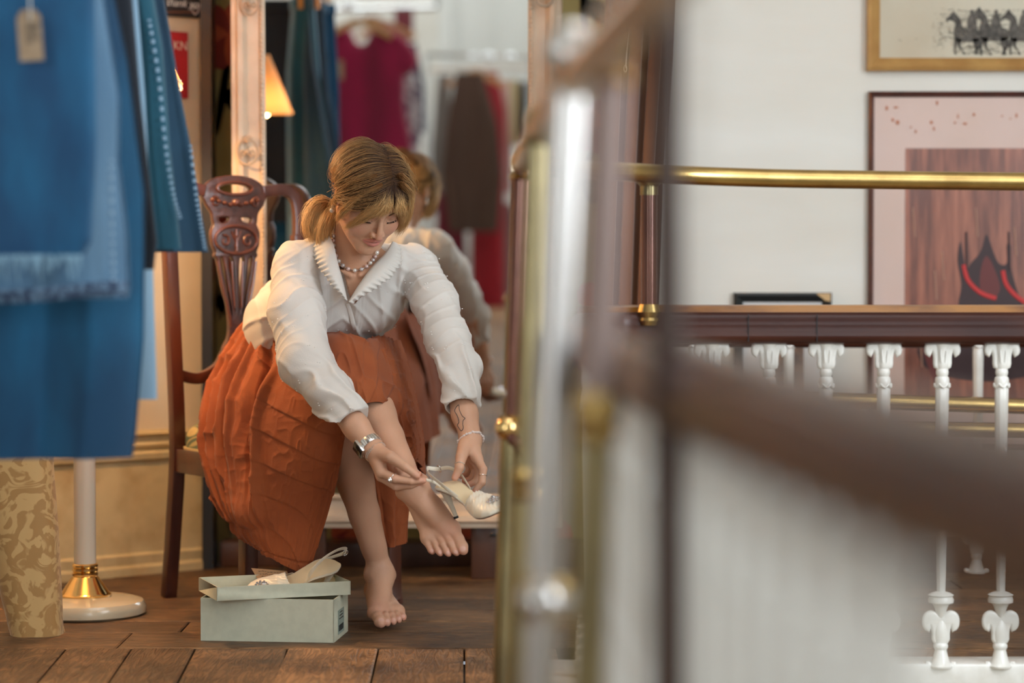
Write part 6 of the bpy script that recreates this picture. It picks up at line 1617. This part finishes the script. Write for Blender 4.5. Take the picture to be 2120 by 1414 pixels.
# --- both sides: from the parting round the head to the tie low behind
TIE = np.array([-.048, -.088, -.048]); TIEd = unit((TIE - SC) / SR3)
def side_group(n, sgn, f0, f1, lift0, r):
    d0 = parting_points(n, f0, f1); d0[:, 0] += sgn * np.abs(hr.randn(n)) * .02; d0 = unit(d0)
    # waypoint over the temple, spread by where the strand starts
    s = hr.rand(n); fstart = (f0 + (f1 - f0) * 0)
    fw = d0[:, 1]
    way = np.stack([sgn * (.86 + .10 * hr.rand(n)), fw * .62 - .10 + .16 * (hr.rand(n) - .5), -.05 - .42 * s + .25 * (1 - fw) * .4], 1); way = unit(way)
    end = TIEd[None] + hr.randn(n, 3) * .03; end[:, 0] = np.where(sgn < 0, end[:, 0], end[:, 0]); end = unit(end)
    h = K // 2; A = slerp(d0, way, np.linspace(0, 1, h + 1))[:, :-1]; B = slerp(way, end, np.linspace(0, 1, K - h)); D = np.concatenate([A, B], 1)
    # smooth the corner
    for _ in range(3): D[:, 1:-1] = unit(D[:, :-2] + D[:, 1:-1] * 2 + D[:, 2:])
    clump = np.sin(s * 34 + fw * 21) * .5 + .5; lift = (lift0 * (.35 + .7 * hr.rand(n) + .75 * clump))[:, None] * np.interp(T_, [0, .15, .5, .85, 1], [.25, .8, 1.0, .6, .15])[None]
    Lp = SC + D * (SR3[None, None] + lift[:, :, None]); return to_world(Lp)
for n, sgn, lift in ((8200, -1, .0085), (5800, 1, .008)):
    p = strays(side_group(n, sgn, -.100, .070, lift, .0005), .0016)
    mix = np.clip((T_[None] - hr.uniform(.32, .68, (n, 1))) / .24, 0, 1); st.add(p, cols(n, DARK * .8, DARK * 1.8, .4), cols(n, (MIDC * 1.3 if sgn > 0 else MIDC * 2.0), BLON * (1.0 if sgn > 0 else 1.15), .35), mix, .00040)  # lamp warmth put into the colour: lighter tips on her right side
# fly-aways
p = strays(side_group(420, -1, -.10, .07, .018, .0003), .0055, 4); st.add(p, cols(420, DARK, MIDC), cols(420, BLON, PALE), np.tile(np.clip(T_ * 1.6, 0, 1), (420, 1)), .00028)
p = strays(side_group(260, 1, -.10, .07, .016, .0003), .0055, 4); st.add(p, cols(260, DARK, MIDC), cols(260, BLON, PALE), np.tile(np.clip(T_ * 1.6, 0, 1), (260, 1)), .00028)
# --- back of the head
n = 4600; d0 = parting_points(n, -.104, -.02); d0 = unit(d0 + hr.randn(n, 3) * [.16, .05, .05]); way = unit(np.stack([hr.uniform(-.9, .8, n), hr.uniform(-1.0, -.5, n), hr.uniform(-.1, .5, n)], 1)); end = unit(TIEd[None] + hr.randn(n, 3) * .04)
D = np.concatenate([slerp(d0, way, np.linspace(0, 1, 10))[:, :-1], slerp(way, end, np.linspace(0, 1, K - 9))], 1)
for _ in range(3): D[:, 1:-1] = unit(D[:, :-2] + D[:, 1:-1] * 2 + D[:, 2:])
p = to_world(SC + D * (SR3 + .010 * np.interp(T_, [0, .3, .8, 1], [.4, 1, .8, .2])[None, :, None])); st.add(strays(p, .0016), cols(n, DARK, DARK * 1.8), cols(n, MIDC, BLON * .9), np.clip((T_[None] - hr.uniform(.1, .4, (n, 1))) / .3, 0, 1), .00042)
# --- fringe: from the crown forward over the forehead, opening like a curtain
def fringe(n, side):
    x0 = PX + side * np.abs(hr.randn(n)) * .012; f0 = hr.uniform(.035, .074, n); y = (f0 - SC[1]) / SR3[1]; xx = x0 / SR3[0]; z = np.sqrt(np.maximum(.02, 1 - xx ** 2 - y ** 2)); a = SC + unit(np.stack([xx, y, z], 1)) * (SR3 + .004)
    s = hr.rand(n) ** .8                                   # 0 by the parting, 1 at the temple
    if side < 0: ex = PX - .006 - s * .078; eu = .033 + .009 * hr.rand(n) - s * .018 - (s ** 4) * .080
    else: ex = PX + .004 + s * .055; eu = .035 + .009 * hr.rand(n) - s * .022 - (s ** 4) * .075
    ef = np.sqrt(np.maximum(0, 1 - (ex / .082) ** 2)) * .098 - .002
    e = np.stack([ex, ef, eu + hr.randn(n) * .006], 1)
    m = (a + e) / 2; mu = unit(m - SC); m = SC + mu * (np.linalg.norm((m - SC), axis=1)[:, None] * 0 + 1) * (SR3 + .012 + .006 * hr.rand(n, 1)) ; m[:, 2] += .004
    t = T_[None, :, None]; path = (1 - t) ** 2 * a[:, None] + 2 * t * (1 - t) * (m * 1.0 + (m - (a + e) / 2) * .75)[:, None] + t * t * e[:, None]
    return to_world(path)
for n, side in ((1500, -1), (900, 1)):
    p = strays(fringe(n, side), .0022); st.add(p, cols(n, DARK, DARK * 2.0, .6), cols(n, BLON, PALE, .5), np.clip((T_[None] - hr.uniform(.18, .46, (n, 1))) / .30, 0, 1), .00036)
# --- loose face-framing locks on both sides
def lock(n, pts, spread, tip, c1, c2, r=.00040, k0=0.0):
    Q = np.array([[*q] for q in pts]); tt = np.linspace(0, 1, len(Q)); c = np.stack([np.interp(T_, tt, Q[:, i]) for i in range(3)], 1)
    for _ in range(4): c[1:-1] = (c[:-2] + 2 * c[1:-1] + c[2:]) / 4
    o = hr.randn(n, 3); o = unit(o) * (hr.rand(n, 1) ** .5); w_ = np.interp(T_, [0, .4, 1], [spread, spread * 1.25, tip])
    sh = hr.uniform(.82, 1.0, n); out = np.empty((n, K, 3))
    for i in range(n):
        ti = T_ * sh[i]; out[i] = np.stack([np.interp(ti, T_, c[:, j]) for j in range(3)], 1) + o[i] * np.interp(ti, T_, w_)[:, None]
    path = strays(to_world(out), .003); st.add(path, cols(n, c1, c1 * 1.4), cols(n, c2, PALE), np.clip((T_[None] - k0) / .45, 0, 1) * np.ones((n, 1)), r)
lock(420, [(.030, .060, .092), (.062, .048, .060), (.078, .042, .015), (.080, .045, -.035), (.070, .050, -.075)], .008, .010, MIDC, BLON)
lock(300, [(.030, .040, .100), (.072, .025, .058), (.086, .020, .005), (.086, .020, -.050), (.078, .022, -.095)], .009, .011, MIDC, BLON * .85)
lock(260, [(-.020, .062, .090), (-.058, .055, .050), (-.074, .048, .012), (-.078, .034, -.030), (-.074, .022, -.062)], .006, .005, MIDC, BLON)
lock(160, [(-.030, .040, .098), (-.072, .020, .045), (-.082, .002, .004), (-.082, -.008, -.030), (-.078, .000, -.062)], .006, .005, MIDC, BLON)
# --- ponytail, swinging down to her right
def tail(n, pts_px, spreads, c1, c2):
    Q = np.array([A_(P(*q)) for q in pts_px]); tt = np.linspace(0, 1, len(Q)); c = np.stack([np.interp(T_, tt, Q[:, i]) for i in range(3)], 1)
    for _ in range(4): c[1:-1] = (c[:-2] + 2 * c[1:-1] + c[2:]) / 4
    o = unit(hr.randn(n, 3)) * (hr.rand(n, 1) ** .45); w_ = np.interp(T_, np.linspace(0, 1, len(spreads)), spreads); sh = hr.uniform(.6, 1.03, n); out = np.empty((n, K, 3))
    for i in range(n):
        ti = np.minimum(T_ * sh[i], 1); out[i] = np.stack([np.interp(ti, T_, c[:, j]) for j in range(3)], 1) + o[i] * np.interp(ti, T_, w_)[:, None]
    st.add(strays(out, .0034, 4), cols(n, c1, c1 * 1.4), cols(n, c2, PALE * .95), np.clip(T_ * 1.8, 0, 1)[None] * np.ones((n, 1)), .00040)
tail(2900, [(704, 432, 5.625), (684, 420, 5.635), (662, 426, 5.63), (646, 446, 5.62), (640, 470, 5.61), (650, 494, 5.60)], [.006, .010, .016, .019, .020, .018], MIDC, BLON)
tail(2300, [(706, 440, 5.615), (694, 432, 5.61), (682, 444, 5.60), (672, 468, 5.59), (668, 494, 5.585), (672, 512, 5.58)], [.006, .010, .015, .018, .020, .018], MIDC, BLON)
tail(120, [(702, 430, 5.62), (672, 412, 5.62), (646, 420, 5.62), (630, 450, 5.61), (630, 484, 5.60)], [.006, .014, .018, .018, .018], MIDC, PALE)
hairm = mat('hair', (1, 1, 1), .5, attr='Col', spec=.32)
hair = st.build('hair', hairm, person); tag(hair, 'dark-rooted blonde hair in a low ponytail with a loose fringe')
# scalp layer below the strands
def cap_fn(p):
    q = head_local(p); d = ellips(q, (0, -.013, .033), (.0735, .0925, .0715))
    # hairline: stop above the forehead and in front of the ears
    pl_ = (q[:, 1] - .058) * .72 - (q[:, 2] - .052) * .70; d = smax(d, pl_, .004)
    pl2 = np.maximum(q[:, 1] - .022 - .30 * (q[:, 2]), -(q[:, 2] + .0) ); d = smax(d, np.minimum(pl2, .02) - 0, .004) if False else d
    low = -(q[:, 2] + .052) + np.clip(q[:, 1] + .02, 0, 1) * 1.35; return smax(d, low, .004)
cv, cq = sdf_mesh(cap_fn, A_(HC) - .14, A_(HC) + .14, .0028)
capq = head_local(cv); tcol = np.clip((np.abs(capq[:, 0] - PX) - .02) / .05, 0, 1)[:, None]
np_mesh('hair_roots', cv, cq, hairm, hair, DARK * (1 - tcol) + MIDC * tcol)
mb = MB(); tp = P(703, 434, 5.622); mb.tube([tp + V(0, .013 * math.cos(a), .013 * math.sin(a)) for a in [k * .5236 for k in range(12)]], .0028, 8, True); mb.build('hair_tie', M['dark_wood'], hair)
# brows
bs = Strands()
for s in (-1, 1):
    n = 150; t = hr.rand(n); x = s * (.013 + t * .030); u_ = .0155 + .0065 * np.sin(t * 2.4) - .004 * t ** 2 + hr.randn(n) * .0009; f_ = .0835 - .010 * t - .006 * t ** 3
    base = np.stack([x, f_, u_], 1); dirn = np.stack([s * (.6 + .4 * t), np.full(n, .05) - .25 * t, .5 - .75 * t], 1); kk = np.linspace(0, 1, 4)
    path = base[:, None] + unit(dirn)[:, None] * (kk * .0062)[None, :, None]; w_ = to_world(path.reshape(-1, 3)).reshape(n, 4, 3); bs.add(w_, cols(n, DARK, DARK * 1.3), cols(n, DARK, MIDC * .8), np.tile(kk, (n, 1)), .00034)
bs.build('eyebrows', hairm, person)
ls = Strands()
for s in (-1, 1):
    n = 64; t = np.sort(hr.rand(n)); x = s * (.0195 + t * .0225); u_ = -.0100 - .0012 * np.sin(t * math.pi) + .002 * t; f_ = .0768 - .0058 * t ** 1.5
    base = np.stack([x, f_, u_], 1); dirn = np.stack([s * (t - .35) * .9, np.full(n, .75), np.full(n, -.55)], 1); kk = np.linspace(0, 1, 5)
    path = base[:, None] + unit(dirn)[:, None] * (kk * .0048)[None, :, None]; path[:, :, 2] += (kk ** 2 * .0012)[None]
    ls.add(to_world(path.reshape(-1, 3)).reshape(n, 5, 3), np.tile(DARK * .35, (n, 1)), np.tile(DARK * .35, (n, 1)), np.tile(kk, (n, 1)), .00030)
ls.build('eyelashes', hairm, person)
# earrings, nose ring
def ring_mb(c, ax, r, t, n=20):
    ax = Vector(ax).normalized(); e = ax.orthogonal().normalized(); g = ax.cross(e); mb = MB(); mb.tube([Vector(c) + (e * math.cos(a) + g * math.sin(a)) * r for a in [2 * math.pi * k / n for k in range(n)]], t, 8, True); return mb
for s in (-1, 1):
    ear = H(s * .080, -.006, -.040); mb = MB(); mb.ball(ear, .0052, 12); mb.ball(ear - HU * .010 + HF * .003 + HX * s * .002, .0058, 12); mb.ball(ear + HU * .0075 - HF * .003, .0036, 10)
    mb.build('earring', mat('pearl' + str(s), (.78, .74, .70), .15, .5), person)
ring_mb(H(-.0135, .0925, -.0425), HX * .5 + HU, .0042, .00055).build('nose_ring', M['gold'], person)
# pearl necklace
nk = [P(690, 486, 5.600), P(690, 505, 5.578), P(694, 524, 5.562), P(702, 541, 5.549), P(716, 554, 5.540), P(734, 560, 5.536), P(752, 556, 5.541), P(765, 546, 5.555), P(774, 536, 5.575), P(782, 520, 5.60)]
npth = smooth_path(nk, 24); acc_ = [0]
for a, b in zip(npth[:-1], npth[1:]): acc_.append(acc_[-1] + (b - a).length)
def at_len(L_): 
    k = int(np.searchsorted(acc_, L_)); k = min(max(k, 1), len(npth) - 1); a, b = acc_[k - 1], acc_[k]; return npth[k - 1].lerp(npth[k], (L_ - a) / max(b - a, 1e-9))
def drop_to(fn, p, r):
    """settle a bead on the skin along the viewing line"""
    d = (p - camo.location).normalized(); ts = np.linspace(-.07, .07, 141); pts = np.array([A_(p + d * float(t)) for t in ts]); v = fn(pts); k = int(np.argmax(v < r)); return V(*pts[k]) if v[k] < r else p
nfn = lambda q: body_sdf(q, ('head', 'torso'))
neck_root = MB(); neck_root.tube([drop_to(nfn, q, .0012) for q in npth[::6]], .0007, 6); neck = neck_root.build('necklace', M['silver'], person); L_ = .004; k = 0
pearlm = [mat('pearl_grey', (.62, .58, .58), .18, .45), mat('pearl_rose', (.72, .56, .53), .18, .35), mat('pearl_white', (.80, .78, .74), .18, .35)]
while L_ < acc_[-1]:
    r = .0050 if k % 2 == 0 else .0019; q = drop_to(nfn, at_len(L_), r * .9); mb = MB(); mb.ball(q, r, 14 if r > .003 else 8)
    mb.build('bead', pearlm[(k // 2) % 3] if k % 2 == 0 else M['silver'], neck); L_ += .0078; k += 1
# watch and bracelets
def band(c, ax, r, ry, wid, th, name, m, seg=26, gap=.0):
    ax = ax.normalized(); e = V(0, -1, 0); e = (e - ax * e.dot(ax)).normalized(); g = ax.cross(e); mb = MB()
    for k in range(seg):
        a = 2 * math.pi * k / seg; q = c + e * r * math.cos(a) + g * ry * math.sin(a); tn = (-e * r * math.sin(a) + g * ry * math.cos(a)).normalized(); nn = tn.cross(ax).normalized()
        mb.box(q, (2 * math.pi * r / seg * .88, wid, th), Matrix((tn, ax, nn)).transposed())
    return mb.build(name, m, person, True, .0003), e, g
axr = (WR_R - EL_R).normalized(); cw = WR_R - axr * .016
wt, e_, g_ = band(cw, axr, .0265, .0255, .017, .0022, 'watch', M['silver'])
dn = (V(-.62, -.62, -.48) - axr * V(-.62, -.62, -.48).dot(axr)).normalized(); tn = dn.cross(axr).normalized(); Rw = Matrix((tn, axr, dn)).transposed()
mb = MB(); mb.box(cw + dn * .0290, (.030, .034, .008), Rw); mb.build('watch_case', M['silver'], wt, True, .003)
mb = MB(); mb.box(cw + dn * .0335, (.026, .030, .0015), Rw); mb.build('watch_screen', mat('screen_black', (.008, .008, .01), .08), wt, True, .0006)
axb = (WR_R - EL_R).normalized(); cb = WR_R + axb * .006; e = V(0, -1, 0); e = (e - axb * e.dot(axb)).normalized(); g = axb.cross(e); mb = MB()
for row, (rr, sh) in enumerate(((.0255, 0), (.0250, .0042))):
    for k in range(44): a = 2 * math.pi * k / 44; mb.ball(cb + axb * (sh + .0015 * math.sin(a)) + e * rr * math.cos(a) + g * rr * math.sin(a), .0017, 6)
mb.build('silver_bracelet', M['silver'], person)
axl = (WR_L - EL_L).normalized(); cl = WR_L - axl * .002; e = V(0, -1, 0); e = (e - axl * e.dot(axl)).normalized(); g = axl.cross(e); mb = MB(); rg = random.Random(6)
for k in range(40): a = 2 * math.pi * k / 40; mb.ball(cl + e * .0275 * math.cos(a) + g * .0275 * math.sin(a) + V(rg.uniform(-1, 1), rg.uniform(-1, 1), rg.uniform(-1, 1)) * .0015 + axl * .002 * math.sin(2 * a), (.0032, .0024, .0028), 6)
mb.build('shell_bracelet', mat('rose_chips', (.78, .68, .64), .3), person)
def finger_ring(h, fi, seg, t, r, nm, m, big=0):
    pts, rs = (h['fingers'][fi] if fi >= 0 else h['thumb']); a, b = pts[seg], pts[seg + 1]; c = a.lerp(b, t); rad = rs[seg] + (rs[seg + 1] - rs[seg]) * t; ax = (b - a).normalized(); o = ring_mb(c, ax, rad + r * .5, r).build(nm, m, person)
    if big:
        d = V(-.25, -1, -.35); d = (d - ax * d.dot(ax)).normalized(); mb = MB(); mb.ball(c + d * (rad + .0035), (.0058, .0058, .0068), 10); mb.ball(c + d * (rad + .0075), (.0030, .0040, .0042), 8); mb.build('ring_setting', M['silver'], o)
finger_ring(HAND_R, 0, 0, .92, .0011, 'ring', M['silver'], 1); finger_ring(HAND_L, -1, 1, .75, .0011, 'ring', M['silver']); finger_ring(HAND_L, 0, 1, .45, .0010, 'ring', M['silver'], 0)
# fine line tattoo on her left forearm
def skin_pt(px, py, fn, d0, d1):
    q = on_surface(fn, px, py, d0, d1, 400, .0010); return q
afn = lambda q: arm_sdf(q, 'l')
T1 = [(945, 842), (950, 838), (951, 848), (957, 861), (963, 866), (959, 870), (958, 878), (959, 886), (955, 892), (950, 886), (947, 880), (950, 874), (948, 864), (944, 856), (941, 850), (945, 842)]
tp_ = [skin_pt(x, y, afn, 5.2, 5.6) for x, y in T1]; tp_ = [q for q in tp_ if q is not None]
if len(tp_) > 4:
    mb = MB(); mb.tube(smooth_path(tp_, 3), .0007, 5); mb.build('tattoo', mat('tattoo_ink', (.05, .05, .055), .6), person)
